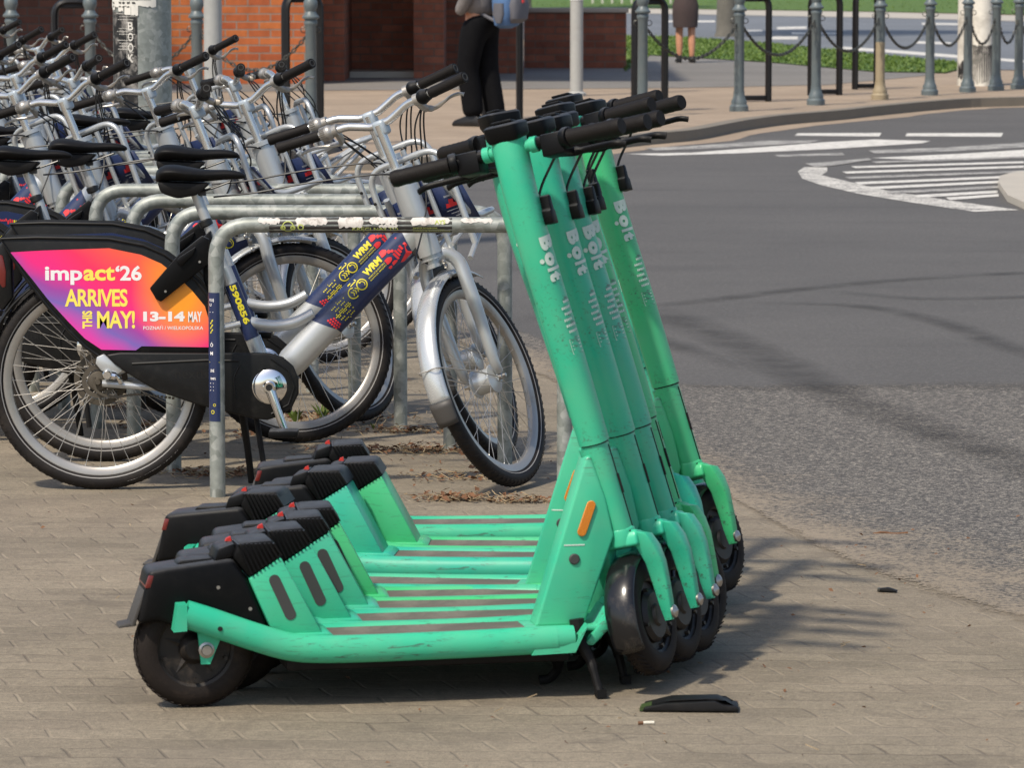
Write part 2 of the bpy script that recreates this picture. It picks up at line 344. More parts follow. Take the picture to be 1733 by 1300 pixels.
# ------------------------------------------------------------------ mesh helpers
class MB:
    def __init__(s): s.v = []; s.f = []; s.mi = []; s.cur = 0
    def add(s, vs, fs):
        o = len(s.v); s.v += [tuple(x) for x in vs]
        for f in fs: s.f.append([o + i for i in f]); s.mi.append(s.cur)
    def box(s, c, d, rot=None):
        M = rot if rot else Matrix.Identity(3); c = V(c)
        vs = [c + M @ V((x * d[0] / 2, y * d[1] / 2, z * d[2] / 2)) for x in (-1, 1) for y in (-1, 1) for z in (-1, 1)]
        s.add(vs, [(0, 1, 3, 2), (4, 6, 7, 5), (0, 4, 5, 1), (2, 3, 7, 6), (0, 2, 6, 4), (1, 5, 7, 3)]); return s
    def tube(s, pts, r, seg=10, flat=1.0, cap=True, closed=False, upv=None):
        pts = [V(p) for p in pts]; n = len(pts)
        rs = r if isinstance(r, (list, tuple)) else [r] * n
        vs = []; N = None; T0 = None
        for i, p in enumerate(pts):
            if closed: T = (pts[(i + 1) % n] - pts[i - 1]).normalized()
            else: T = (pts[min(i + 1, n - 1)] - pts[max(i - 1, 0)]).normalized()
            if upv is not None: N = (V(upv) - T * V(upv).dot(T)).normalized()
            elif N is None:
                a = V((0, 1, 0)) if abs(T.y) < 0.9 else V((1, 0, 0))
                N = (a - T * a.dot(T)).normalized()
            else: N = (N - T * N.dot(T)).normalized()
            B = T.cross(N)
            for k in range(seg):
                a = 2 * math.pi * k / seg
                vs.append(p + (N * math.cos(a) * flat + B * math.sin(a)) * rs[i])
        fs = []; m = n if closed else n - 1
        for i in range(m):
            j = (i + 1) % n
            for k in range(seg):
                k2 = (k + 1) % seg
                fs.append((i * seg + k, i * seg + k2, j * seg + k2, j * seg + k))
        if cap and not closed:
            fs.append(tuple(reversed(range(seg)))); fs.append(tuple((n - 1) * seg + k for k in range(seg)))
        s.add(vs, fs); return s
    def lathe(s, prof, c=(0, 0, 0), axis=(0, 0, 1), seg=24, closed=False):   # prof: (radius, height)
        c = V(c); A = V(axis).normalized(); a = V((1, 0, 0)) if abs(A.x) < 0.9 else V((0, 0, 1))
        N = (a - A * a.dot(A)).normalized(); B = A.cross(N); vs = []; m = len(prof)
        for k in range(seg):
            t = 2 * math.pi * k / seg; d = N * math.cos(t) + B * math.sin(t)
            for r, h in prof: vs.append(c + d * r + A * h)
        fs = []
        for k in range(seg):
            k2 = (k + 1) % seg
            for i in range(m if closed else m - 1):
                j = (i + 1) % m; fs.append((k * m + i, k2 * m + i, k2 * m + j, k * m + j))
        s.add(vs, fs); return s
    def cyl(s, p0, p1, r, seg=16):
        p0 = V(p0); p1 = V(p1); return s.tube([p0, p1], r, seg)
    def prism(s, poly, y0, y1, f=None):           # poly in x,z extruded along y (or mapped by f)
        n = len(poly); ar = sum(poly[i][0] * poly[(i + 1) % n][1] - poly[(i + 1) % n][0] * poly[i][1] for i in range(n))
        if ar < 0: poly = poly[::-1]
        vs = [(x, y0, z) for x, z in poly] + [(x, y1, z) for x, z in poly]
        if f: vs = [f(v) for v in vs]
        fs = [tuple(range(n)), tuple(reversed(range(n, 2 * n)))]
        for i in range(n): fs.append((i, n + i, n + (i + 1) % n, (i + 1) % n))
        s.add(vs, fs); return s
    def flat(s, pts, z):
        pts = [V((p[0], p[1], z)) for p in pts]
        tr = tessellate_polygon([pts])
        fs = []
        for a, b_, c in tr:
            nrm = (pts[b_] - pts[a]).cross(pts[c] - pts[a])
            fs.append((a, b_, c) if nrm.z > 0 else (a, c, b_))
        s.add(pts, fs); return s
    def slab(s, pts, z0, z1):
        o = len(s.v); s.flat(pts, z1); n = len(pts)
        vs = [(p[0], p[1], z0) for p in pts] + [(p[0], p[1], z1) for p in pts]
        s.add(vs, [(i, (i + 1) % n, n + (i + 1) % n, n + i) for i in range(n)]); return s
    def build(s, name, mats, parent=None, bevel=0.0, bseg=2, sharp=35, smooth=True, fixn=True):
        me = bpy.data.meshes.new(name); me.from_pydata(s.v, [], s.f)
        if isinstance(mats, str): mats = [mats]
        for m in mats: me.materials.append(MT[m])
        for p, i in zip(me.polygons, s.mi): p.material_index = i
        bm = bmesh.new(); bm.from_mesh(me)
        if fixn: bmesh.ops.recalc_face_normals(bm, faces=bm.faces)
        if bevel:
            bmesh.ops.dissolve_limit(bm, angle_limit=R(1), verts=bm.verts, edges=bm.edges)
            eds = [e for e in bm.edges if len(e.link_faces) == 2 and e.calc_face_angle(0) > R(28)]
            bmesh.ops.bevel(bm, geom=eds, offset=bevel, segments=bseg, profile=0.5, affect='EDGES', clamp_overlap=True)
        bm.to_mesh(me); bm.free()
        if smooth:
            me.polygons.foreach_set('use_smooth', [True] * len(me.polygons)); me.set_sharp_from_angle(angle=R(sharp))
        o = bpy.data.objects.new(name, me); COL.objects.link(o)
        if parent: o.parent = parent
        return o
def cr(pts, n=6):                                     # smooth curve through points
    pts = [V(p) for p in pts]; out = []
    for i in range(len(pts) - 1):
        p0 = pts[max(i - 1, 0)]; p1 = pts[i]; p2 = pts[i + 1]; p3 = pts[min(i + 2, len(pts) - 1)]
        for k in range(n):
            t = k / n
            out.append(0.5 * ((2 * p1) + (p2 - p0) * t + (2 * p0 - 5 * p1 + 4 * p2 - p3) * t * t + (3 * p1 - p0 - 3 * p2 + p3) * t ** 3))
    out.append(pts[-1]); return out
def rounded(pts, rad, n=6):                           # polyline with round corners
    pts = [V(p) for p in pts]; out = [pts[0]]
    for i in range(1, len(pts) - 1):
        a = (pts[i - 1] - pts[i]).normalized(); b = (pts[i + 1] - pts[i]).normalized()
        p0 = pts[i] + a * rad; p2 = pts[i] + b * rad
        for k in range(n + 1):
            t = k / n; out.append(p0 * (1 - t) ** 2 + pts[i] * (1.0 - (1 - t) ** 2 - t * t) + p2 * t * t)
    out.append(pts[-1]); return out
def empty(name, loc, rz=0.0, label=None, cat=None, group=None):
    o = bpy.data.objects.new(name, None); COL.objects.link(o); o.location = loc; o.rotation_euler = (0, 0, rz)
    o.empty_display_size = 0.1; tag(o, label, cat, group); return o
def tag(o, label=None, cat=None, group=None, kind=None):
    if label: o['label'] = label
    if cat: o['category'] = cat
    if group: o['group'] = group
    if kind: o['kind'] = kind
    return o
def copy_tree(o, parent=None):
    c = o.copy(); COL.objects.link(c)
    if parent: c.parent = parent
    for ch in kids.get(o.name, []): copy_tree(ch, c)
    return c
kids = {}
def index_kids():
    kids.clear()
    for o in bpy.data.objects:
        if o.parent: kids.setdefault(o.parent.name, []).append(o)
TC = {}
def text_mesh(s, bold=0.0, spacing=1.0):
    k = (s, bold, spacing)
    if k not in TC:
        cu = bpy.data.curves.new('t', 'FONT'); cu.body = s; cu.offset = bold; cu.space_character = spacing; cu.resolution_u = 3
        ob = bpy.data.objects.new('t', cu); COL.objects.link(ob)
        me = bpy.data.meshes.new_from_object(ob.evaluated_get(bpy.context.evaluated_depsgraph_get()))
        bt = bmesh.new(); bt.from_mesh(me); bmesh.ops.triangulate(bt, faces=bt.faces)
        if len(s) < 4:
            for _ in range(3):
                lg = [e for e in bt.edges if e.calc_length() > .14]
                if lg: bmesh.ops.subdivide_edges(bt, edges=lg, cuts=1); bmesh.ops.triangulate(bt, faces=bt.faces)
        bt.to_mesh(me); bt.free()
        TC[k] = ([tuple(v.co) for v in me.vertices], [tuple(p.vertices) for p in me.polygons])
        bpy.data.objects.remove(ob); bpy.data.curves.remove(cu); bpy.data.meshes.remove(me)
    return TC[k]
def text(mb, s, x0, z0, x1, z1, fn, bold=0.0, spacing=1.0):   # fit text into a box, then fn(u, v) -> 3D
    vs, fs = text_mesh(s, bold, spacing)
    xs = [v[0] for v in vs]; ys = [v[1] for v in vs]; a, b, c, d = min(xs), max(xs), min(ys), max(ys)
    mb.add([fn(x0 + (v[0] - a) / (b - a) * (x1 - x0), z0 + (v[1] - c) / (d - c) * (z1 - z0)) for v in vs], fs)
def poly2(mb, pts, fn):
    p3 = [V((x, y, 0)) for x, y in pts]
    mb.add([fn(x, y) for x, y in pts], [tuple(t) for t in tessellate_polygon([p3])])
def ring2(mb, cx, cy, r0, r1, fn, a0=0, a1=360, n=20):
    vs = []
    for k in range(n + 1):
        a = R(a0 + (a1 - a0) * k / n); vs += [fn(cx + r0 * math.cos(a), cy + r0 * math.sin(a)), fn(cx + r1 * math.cos(a), cy + r1 * math.sin(a))]
    mb.add(vs, [(2 * k, 2 * k + 2, 2 * k + 3, 2 * k + 1) for k in range(n)])
def bar2(mb, x0, y0, x1, y1, w, fn):
    d = V((x1 - x0, y1 - y0, 0)).normalized(); p = V((-d.y, d.x, 0)) * w / 2
    q = [(x0 + p.x, y0 + p.y), (x0 - p.x, y0 - p.y), (x1 - p.x, y1 - p.y), (x1 + p.x, y1 + p.y)]
    mb.add([fn(a, b) for a, b in q], [(0, 1, 2, 3)])

# ------------------------------------------------------------------ ground, roads, pavements
def struct(o): return tag(o, kind='structure')
mb = MB(); mb.flat([(-400, -60), (400, -60), (400, 900), (-400, 900)], 0.0)
struct(mb.build('ground', 'pavers', fixn=False))
near_edge = [(-700, 330), (-200, 385), (200, 440), (480, 492), (700, 548), (880, 612), (1040, 690), (1180, 795), (1300, 868), (1450, 940), (1600, 990), (1733, 1030), (2100, 1120), (2600, 1200)]
far_edge = [(-700, 262), (-200, 275), (300, 285), (600, 290), (820, 283), (1000, 258), (1100, 246), (1180, 238), (1260, 222), (1330, 212), (1420, 204), (1500, 195), (1620, 184), (1733, 180), (2100, 171), (2600, 166)]
NE = [G(*p) for p in near_edge]; FE = [G(*p) for p in far_edge]
NE = cr(NE, 6); FE = cr(FE, 4)
NR = [p + (q - p).normalized() * 0.0 for p, q in zip(NE, NE)]
inner0 = [(-700, 300), (-200, 360), (200, 400), (480, 440), (700, 500), (880, 560), (1040, 620), (1100, 642), (1220, 650), (1400, 648), (1600, 645), (1733, 644), (2100, 642), (2600, 640)]
NR = [p + (q - p).normalized() * 0.55 for p, q in zip(NE, cr([G(*p) for p in inner0], 6))]
mb = MB(); mb.flat([(p.x, p.y) for p in NR] + [(p.x, p.y) for p in reversed(FE)], 0.004)
struct(mb.build('road', 'asphalt', fixn=False))
# rougher, sandy strip between the pavement and the smooth asphalt
inner = [(-700, 300), (-200, 360), (200, 400), (480, 440), (700, 500), (880, 560), (1040, 620), (1100, 642), (1220, 650), (1400, 648), (1600, 645), (1733, 644), (2100, 642), (2600, 640)]
IN = cr([G(*p) for p in inner], 6)
m_ = 14; vs = []; fs = []; ev = []; fv = []
for i, (a, b) in enumerate(zip(NE, IN)):
    a2 = a + (a - b).normalized() * 0.35
    for k in range(m_ + 1):
        t = (k / m_) ** 1.6; p = a2.lerp(b, t); d = (p - a2).length; vs.append((p.x, p.y, 0.0006 + 0.0056 * min(1, d / .5)))
        ev.append(max(0.0, 1.0 - d / 2.6)); fv.append(min(1.0, d / 0.35, (b - p).length / 0.30 + .2))
for i in range(len(NE) - 1):
    for k in range(m_): q = i * (m_ + 1) + k; fs.append((q, q + m_ + 1, q + m_ + 2, q + 1))
mb = MB(); mb.add(vs, fs); o = struct(mb.build('road_shoulder', 'shoulder'))
at = o.data.attributes.new('edge', 'FLOAT', 'POINT'); at.data.foreach_set('value', ev)
at = o.data.attributes.new('fade', 'FLOAT', 'POINT'); at.data.foreach_set('value', fv)
if o.data.polygons[0].normal.z < 0: o.data.flip_normals()
# far pavement: raised slab with a stone kerb
SZ = 0.10
kerb_in = []
for i, p in enumerate(FE):
    t = (FE[min(i + 1, len(FE) - 1)] - FE[max(i - 1, 0)]).normalized(); kerb_in.append(p + V((-t.y, t.x, 0)) * 0.16)
mb = MB(); mb.slab([(p.x, p.y) for p in kerb_in] + [(300, 60), (300, 600), (-300, 600), (-300, 60)], 0.0, SZ)
struct(mb.build('far_pavement', 'far_paving', smooth=False))
mb = MB()
acc = 0.0
for i in range(len(FE) - 1):
    a, b, c, d = FE[i], FE[i + 1], kerb_in[i + 1], kerb_in[i]
    mb.add([(q.x, q.y, z) for z in (0.0, SZ + 0.004) for q in (a, b, c, d)], [(4, 5, 6, 7), (0, 1, 5, 4), (2, 3, 7, 6)])
struct(mb.build('kerb', 'kerb_stone', smooth=False))
# sand line lying in the gutter
mb = MB(); g2 = [p + (p - q).normalized() * 0.0 for p, q in zip(FE, kerb_in)]
vs = []
for i, p in enumerate(FE):
    d = (p - kerb_in[i]).normalized(); w = 0.30 + 0.12 * noise.noise(p * 1.3)
    vs += [(p.x + d.x * 0.002, p.y + d.y * 0.002, 0.0065), (p.x + d.x * w, p.y + d.y * w, 0.0055)]
mb.add(vs, [(2 * i, 2 * i + 1, 2 * i + 3, 2 * i + 2) for i in range(len(FE) - 1)])
o = struct(mb.build('gutter_sand', 'far_paving'))
if o.data.polygons[0].normal.z < 0: o.data.flip_normals()
def sheet(name, pts, z, m, zz=None):
    mb = MB(); q = [G(px, py, z) for px, py in pts]; mb.flat([(p.x, p.y) for p in q], z); return struct(mb.build(name, m, fixn=False))
sheet('path', [(-300, 165), (300, 156), (590, 152), (900, 150), (1150, 148), (1400, 143), (1560, 128), (1640, 112), (1480, 118), (1280, 98), (1060, 86), (900, 78), (-300, 78)], SZ + .004, 'asphalt_path')
sheet('back_road', [(-600, 24), (1060, 22), (1500, 30), (1733, 36), (2600, 50), (2600, 150), (1733, 118), (1600, 116), (1450, 108), (1250, 76), (1060, 66), (-600, 62)], SZ + .008, 'asphalt_back')
sheet('verge_kerb', [(-600, 13), (1100, 14), (1500, 20), (1733, 26), (2600, 40), (2600, 49), (1733, 35.5), (1500, 29.5), (1060, 21.5), (-600, 22)], SZ + .012, 'concrete_pale')
def grass(name, pts, z, n, h):
    q = [G(px, py, z) for px, py in pts]; poly = [(p.x, p.y) for p in q]
    mb = MB(); mb.flat(poly, z); struct(mb.build(name, 'lawn', fixn=False))
    xs = [p[0] for p in poly]; ys = [p[1] for p in poly]; rd = random.Random(3); mb = MB(); c = 0
    while c < n:
        x = rd.uniform(min(xs), max(xs)); y = rd.uniform(min(ys), max(ys)); ins = False
        for i in range(len(poly)):
            a, b = poly[i], poly[i - 1]
            if (a[1] > y) != (b[1] > y) and x < (b[0] - a[0]) * (y - a[1]) / (b[1] - a[1]) + a[0]: ins = not ins
        if not ins: continue
        w = rd.uniform(.01, .02); a = rd.uniform(0, 3.1); hh = h * rd.uniform(.5, 1.2); l = rd.uniform(-.04, .04)
        mb.add([(x - w * math.cos(a), y - w * math.sin(a), z), (x + w * math.cos(a), y + w * math.sin(a), z), (x + l, y + l, z + hh)], [(0, 1, 2)]); c += 1
    tag(mb.build('grass', 'leaf_green', fixn=False, smooth=False), 'short green grass of the ' + ('far verge beyond the back road' if 'far' in name else 'wedge lawn between path and back road'), 'grass', kind='stuff')
grass('lawn', [(1058, 60), (1150, 62), (1300, 72), (1450, 88), (1620, 104), (1640, 112), (1600, 122), (1480, 120), (1300, 104), (1100, 92), (1058, 120)], SZ + .016, 9000, .04)
grass('far_lawn', [(-600, -20), (2600, -20), (2600, 38), (1733, 24), (1500, 19), (1100, 13), (-600, 12)], SZ + .016, 12000, .05)
def tyremarks():
    m, n, b = newmat('tyre_mark')
    v = coords(n); f = noisef(n, v, 3.0, 6, 0.7)
    tc = n.nodes.new('ShaderNodeAttribute'); tc.attribute_name = 'w'
    setv(n, b, 'Base Color', (0.03, 0.027, 0.025)); setv(n, b, 'Roughness', 0.85)
    n.links.new(math_(n, 'MULTIPLY', tc.outputs['Fac'], ramp(n, f, [(0.38, 0.10), (0.68, 0.50)])), b.inputs['Alpha'])
tyremarks()
def tmark(pts, w, z):
    q = cr([G(px, py) for px, py in pts], 8); vs = []; at_ = []
    for i, p in enumerate(q):
        t = (q[min(i + 1, len(q) - 1)] - q[max(i - 1, 0)]).normalized(); s = V((-t.y, t.x, 0)); e_ = min(1, i / 6, (len(q) - 1 - i) / 6)
        for k in range(5): vs.append((p.x + s.x * w * (k - 2) / 4, p.y + s.y * w * (k - 2) / 4, z)); at_.append([0, .6, 1, .6, 0][k] * e_)
    mb = MB(); mb.add(vs, [(i * 5 + k, (i + 1) * 5 + k, (i + 1) * 5 + k + 1, i * 5 + k + 1) for i in range(len(q) - 1) for k in range(4)])
    o = struct(mb.build('tyre_mark', 'tyre_mark')); a = o.data.attributes.new('w', 'FLOAT', 'POINT'); a.data.foreach_set('value', at_)
    if o.data.polygons[0].normal.z < 0: o.data.flip_normals()
tmark([(1080, 522), (1200, 510), (1350, 492), (1500, 478), (1650, 468), (1900, 455)], .22, .0080)
tmark([(1080, 520), (1180, 556), (1300, 608), (1400, 665), (1540, 720), (1733, 790), (1900, 850)], .34, .0090)
tmark([(1250, 515), (1450, 520), (1600, 550), (1733, 600), (1900, 640)], .2, .0100)
tmark([(1400, 495), (1560, 508), (1733, 505), (1900, 500)], .2, .0110)
tmark([(880, 540), (960, 545), (1100, 575), (1300, 640)], .2, .0120)
# painted markings
def mark(pts, m='road_marking', z=0.0060, nm='road_marking'):
    mb = MB(); q = [G(px, py, z) for px, py in pts]; mb.flat([(p.x, p.y) for p in q], z); return struct(mb.build(nm, m, fixn=False))
mark([(1060, 260), (1170, 258), (1400, 240), (1480, 235.5), (1575, 238), (1560, 242), (1400, 252), (1250, 259), (1120, 263)])
mark([(1090, 250), (1180, 246), (1290, 238), (1390, 236.5), (1370, 241), (1200, 251), (1110, 254)], 'worn_marking')
mark([(1350, 225), (1492, 224.5), (1488, 230.5), (1345, 229)]); mark([(1535, 225), (1698, 224.5), (1694, 231), (1532, 230)])
mark([(1470, 254), (1600, 249), (1733, 241), (2000, 230), (2000, 236), (1733, 249), (1600, 256), (1480, 259)], 'worn_marking')
mark([(1310, 262), (1425, 258), (1430, 262), (1320, 265)], 'worn_marking')
mark([(1475, 267), (1640, 259), (1733, 253), (2000, 240), (2000, 250), (1733, 266), (1640, 270), (1580, 271)])
mark([(1350, 290), (1362, 282), (1400, 283), (1400, 290), (1390, 296), (1440, 308), (1500, 322), (1600, 338), (1725, 355), (1650, 358), (1540, 342), (1450, 327), (1390, 313), (1358, 302)], 'nose_marking')
for i, (x0, y0, x1, y1, t) in enumerate([(1475, 273, 1733, 264, 3), (1440, 281, 1733, 272.5, 3.2), (1425, 290, 1733, 280, 3.4), (1430, 299, 1733, 288, 3.6), (1446, 308, 1733, 296, 3.8), (1468, 316, 1700, 305, 4), (1500, 323.5, 1692, 314, 4.2), (1545, 330, 1688, 322, 4.4), (1600, 334, 1690, 328, 4.2)]):
    mark([(x0, y0), (x1, y1), (x1, y1 + t), (x0 + 8, y0 + t)], 'road_marking' if i % 3 else 'worn_marking', 0.0075)
mark([(1362, 276), (1410, 273), (1470, 267), (1475, 270), (1415, 279), (1380, 283)], 'worn_marking', 0.0090)
isl = [G(px, py) for px, py in [(1689, 318), (1693, 308), (1720, 301), (1800, 297), (1900, 300), (1900, 345), (1800, 362), (1740, 358), (1705, 342)]]
mb = MB(); mb.slab([(p.x, p.y) for p in isl], 0.0, 0.05); struct(mb.build('traffic_island', 'concrete_pale', bevel=0.01))
for pts in ([(1120, 34), (1210, 34), (1210, 37), (1120, 37)], [(1315, 45), (1365, 44), (1365, 48), (1315, 49)], [(1310, 61), (1350, 61), (1350, 66), (1300, 66)], [(1340, 54), (1420, 55), (1420, 57), (1340, 57)], [(1560, 38), (1640, 39), (1640, 42), (1560, 41)],
            [(1550, 69), (1610, 71), (1610, 75), (1550, 73)], [(1420, 78), (1500, 83), (1640, 94), (1733, 101), (1733, 105), (1640, 99), (1500, 88), (1420, 83)], [(1250, 50), (1290, 50), (1290, 53), (1250, 53)]):
    mark(pts, 'road_marking', SZ + .0095, 'back_road_marking')

# ------------------------------------------------------------------ brick building, low walls
YB = 50.0
bd = empty('brick_building', (P(400, 0, YB).x, YB, SZ), 0, 'brick building with sunlit orange wall and brown pillars shaded by an added unseen roof slab', 'building')
def bx(px, Y): return (px - W0 / 2) / F * Y
def bpart(name, m, x0, x1, y0, y1, z0, z1, bevel=0.0):
    mb = MB(); o = bd.location
    mb.box(((x0 + x1) / 2 - o.x, (y0 + y1) / 2 - o.y, (z0 + z1) / 2 - o.z), (x1 - x0, y1 - y0, z1 - z0))
    return mb.build(name, m, bd, smooth=False)
xl0, xl1 = bx(268, 50), bx(541, 50)
bpart('sunlit_wall', 'brick_orange', xl0, xl1, 50, 58, SZ, 3.6)
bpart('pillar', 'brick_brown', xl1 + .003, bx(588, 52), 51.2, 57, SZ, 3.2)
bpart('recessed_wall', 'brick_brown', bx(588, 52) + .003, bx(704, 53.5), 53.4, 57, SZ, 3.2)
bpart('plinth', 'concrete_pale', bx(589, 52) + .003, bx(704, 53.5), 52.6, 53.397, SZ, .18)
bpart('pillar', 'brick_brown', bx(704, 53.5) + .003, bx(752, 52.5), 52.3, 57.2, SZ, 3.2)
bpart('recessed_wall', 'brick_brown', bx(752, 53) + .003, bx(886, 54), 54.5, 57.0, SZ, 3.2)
bpart('shade_slab', 'concrete_pale', xl0 - 1.2, bx(900, 54) + .1, 49.0, 58.4, 3.603, 3.85)  # roof slab added above the view to shade pillars and low wall
def lowwall(x0, x1, Y, y2, z1, label):
    e = empty('low_brick_wall', ((x0 + x1) / 2, Y, SZ), 0, label, 'wall')
    mb = MB(); mb.box((0, (y2 - Y) / 2, (z1 - SZ) / 2), (x1 - x0, y2 - Y, z1 - SZ)); mb.build('brickwork', 'brick_shaded' if x0 < -3 else 'brick_brown', e, smooth=False)
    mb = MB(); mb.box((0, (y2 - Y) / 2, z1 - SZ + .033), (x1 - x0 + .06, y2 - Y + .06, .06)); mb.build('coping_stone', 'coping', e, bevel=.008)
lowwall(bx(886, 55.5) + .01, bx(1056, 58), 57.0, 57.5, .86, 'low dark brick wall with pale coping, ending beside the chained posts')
lowwall(bx(-260, 48), bx(262, 48), 48.5, 49.0, 1.16, 'low brick wall with shade painted into its colour, behind the bikes at the left, below the shrubs')

# ------------------------------------------------------------------ trees, shrubs
def tree(name, base, th, tr, cc, cr_, nleaf, label, cat='tree', lm='leaf_dark', leaf=.12, lean=(0, 0), grp=None, seed=1):
    rd = random.Random(seed); e = empty(name, base, 0, label, cat, grp)
    mb = MB(); top = V((lean[0], lean[1], th))
    mb.tube(cr([(0, 0, -.05), (lean[0] * .1, 0, th * .25), (lean[0] * .45, 0, th * .6), top], 5), [tr * 1.55] + [tr * (1.2 - .55 * k / 15) for k in range(15)], 12)
    cl = []
    for k in range(9):
        d = V((rd.uniform(-1, 1), rd.uniform(-1, 1), rd.uniform(-.4, 1))).normalized(); c = V(cc) + V((d.x * cr_[0], d.y * cr_[1], d.z * cr_[2])) * .6; cl.append(c)
        mid = top.lerp(c, .5) + V((rd.uniform(-.2, .2), rd.uniform(-.2, .2), .2))
        mb.tube(cr([top - V((0, 0, th * .1)), mid, c], 4), [tr * .5 * (1 - k_ / 11) + .01 for k_ in range(9)], 6)
    mb.build('trunk', 'bark', e)
    mb = MB()
    for k in range(nleaf):
        c = rd.choice(cl); d = V((rd.gauss(0, 1), rd.gauss(0, 1), rd.gauss(0, 1))).normalized() * rd.uniform(.15, 1) ** .5
        p = c + V((d.x * cr_[0], d.y * cr_[1], d.z * cr_[2])) * .5
        a = V((rd.uniform(-1, 1), rd.uniform(-1, 1), rd.uniform(-1, 1))).normalized(); b = a.cross(V((.3, .5, .8))).normalized(); s = leaf * rd.uniform(.6, 1.3)
        mb.add([p - a * s, p + b * s * .5, p + a * s, p - b * s * .5], [(0, 1, 2, 3)])
    mb.build('crown', lm, e, smooth=False, fixn=False)
    return e
tb = G(1230, 62, SZ)
tree('tree', tb, 4.5, .17, (0, 0, 6.2), (3.2, 3.2, 2.4), 9000, 'grey tree trunk rising from the lawn behind the woman')
tree('tree', (-9.2, 45.0, SZ), 4.5, .2, (0, 0, 6.2), (3.1, 3.1, 1.6), 26000, 'unseen leafy tree added out of view to shade the low wall at the left', seed=8, leaf=.2)  # added outside the frame so its crown shades the left wall
mb_c = G(888, 14, SZ)
tree('tree', mb_c, 4.0, .16, (0, 0, 6.0), (3.0, 3.0, 2.2), 7000, 'dark tree trunk just above the low wall, right of the man', seed=5)
for i, (px, Y, s) in enumerate([(-30, 50.6, 1.2), (45, 50.8, 1.15), (95, 51.2, 1.25), (150, 51.0, 1.0)]):
    tree('shrub', (bx(px, Y), Y, SZ), .5, .05, (0, 0, 1.15 * s), (.65, .5, .55), 2600, ['leafy shrub behind the low wall at the very left edge', 'leafy shrub behind the low wall, above the leftmost post', 'leafy shrub behind the low wall, between the first two posts', 'leafy shrub behind the low wall, nearest the rounded black stand'][i], 'shrub', 'leaf_green', .06, seed=20 + i, grp='shrubs behind the left wall')

# ------------------------------------------------------------------ chained posts, black stands, poles
PH = 1.05
def post_at(px, Y):
    return V((bx(px, Y), Y, SZ))
def make_post(tan=False):
    e = bpy.data.objects.new('chain_post', None); COL.objects.link(e)
    mb = MB(); mb.lathe([(0, 0), (.095, 0), (.095, .05), (.078, .07), (.078, .1), (.062, .13), (.055, .17), (.055, .2)], seg=20); mb.build('base', 'post_green' if not tan else 'post_tan', e)
    mb = MB()
    if tan:
        mb.lathe([(.051, .2), (.050, .62)], seg=20); mb.cur = 1; mb.lathe([(.050, .62), (.048, .93), (.056, .95), (.06, .96), (.056, .98), (.05, .99)], seg=20); mb.build('shaft', ['post_tan', 'post_green'], e)
    else:
        mb.lathe([(.051, .2), (.048, .93), (.056, .945), (.06, .96), (.056, .975), (.05, .99)], seg=20); mb.build('shaft', 'post_green', e)
    mb = MB(); mb.lathe([(.05, .99), (.074, 1.0), (.076, 1.015), (.055, 1.035), (.045, 1.06), (.052, 1.08), (.062, 1.11), (.06, 1.15), (.04, 1.18), (0, 1.19)], seg=20); mb.build('finial', 'post_green', e)
    mb = MB()
    for a in range(2):
        mb.lathe([(.022, 0), (.03, .006), (.022, .012)], c=((-1) ** a * .062, -.0, .90), axis=(0, 1, 0), seg=12, closed=True)
    mb.build('chain_eye', 'chain_iron', e)
    return e
pA = make_post(); pB = make_post(True); index_kids()
posts = [(22, 37.6), (155, 37.4), (335, 37.0), (527, 36.6), (1087, 40.2), (1250, 41.5), (1380, 43.2), (1488, 44.8), (1572, 46.2), (1636, 47.2), (1684, 47.8), (1722, 48.3), (1762, 48.8)]
where = ['leftmost, behind the far handlebars', 'beside the rounded black stand at the left', 'in front of the orange brick wall', 'between the orange wall and brown pillar', 'the one nearest the low brick wall on the right side', 'first one right of the woman', 'second one right of the woman, chains on both sides', 'with its lower half bare tan', 'standing just left of the white pole', 'directly in front of the white pole', 'just right of the white pole', 'second to the right of the white pole', 'at the right edge of the picture']
used = set(); PP = []
for i, (px, Y) in enumerate(posts):
    src = pB if i == 7 else pA
    o = src if src not in used else copy_tree(src); used.add(src)
    o.location = post_at(px, Y); PP.append(o.location.copy())
    tag(o, ('grey-green chain post ' + where[i]), 'post', 'chain posts along the far kerb')
def chain(a, b, sag, label):
    n = 30; pts = []
    for k in range(n + 1):
        t = k / n; p = a.lerp(b, t); pts.append(p + V((0, 0, .90 - sag * 4 * t * (1 - t))))
    mb = MB(); L = (b - a).length; m = int(L / .036)
    for k in range(m):
        t = (k + .5) / m * n; i = min(int(t), n - 1); p = pts[i].lerp(pts[i + 1], t - i); T = (pts[i + 1] - pts[i]).normalized()
        S = T.cross(V((0, 0, 1))).normalized(); U = S.cross(T) if k % 2 else S
        mb.tube([p + T * .026 * math.cos(q) + U * .014 * math.sin(q) for q in [j * math.pi / 4 for j in range(8)]], .0075, 5, closed=True)
    tag(mb.build('chain', 'chain_iron'), label, 'chain', 'chains between the posts')
cn = [(0, 1, 'leftmost chain, behind the far handlebars'), (1, 2, 'chain running behind the postered pole'), (2, 3, 'chain hanging in front of the orange brick wall'), (4, 5, 'chain hanging across the woman\'s shoes'), (5, 6, 'chain between the two posts right of the woman'), (6, 7, 'chain ending at the post with a tan lower half'), (7, 8, 'chain from the tan-bottomed post to the next one right'), (8, 9, 'chain reaching the white pole from the left'), (9, 10, 'chain crossing in front of the white pole'), (10, 11, 'chain right of the white pole'), (11, 12, 'rightmost chain at the picture edge')]
for a, b, l in cn: chain(PP[a], PP[b], .36, l)
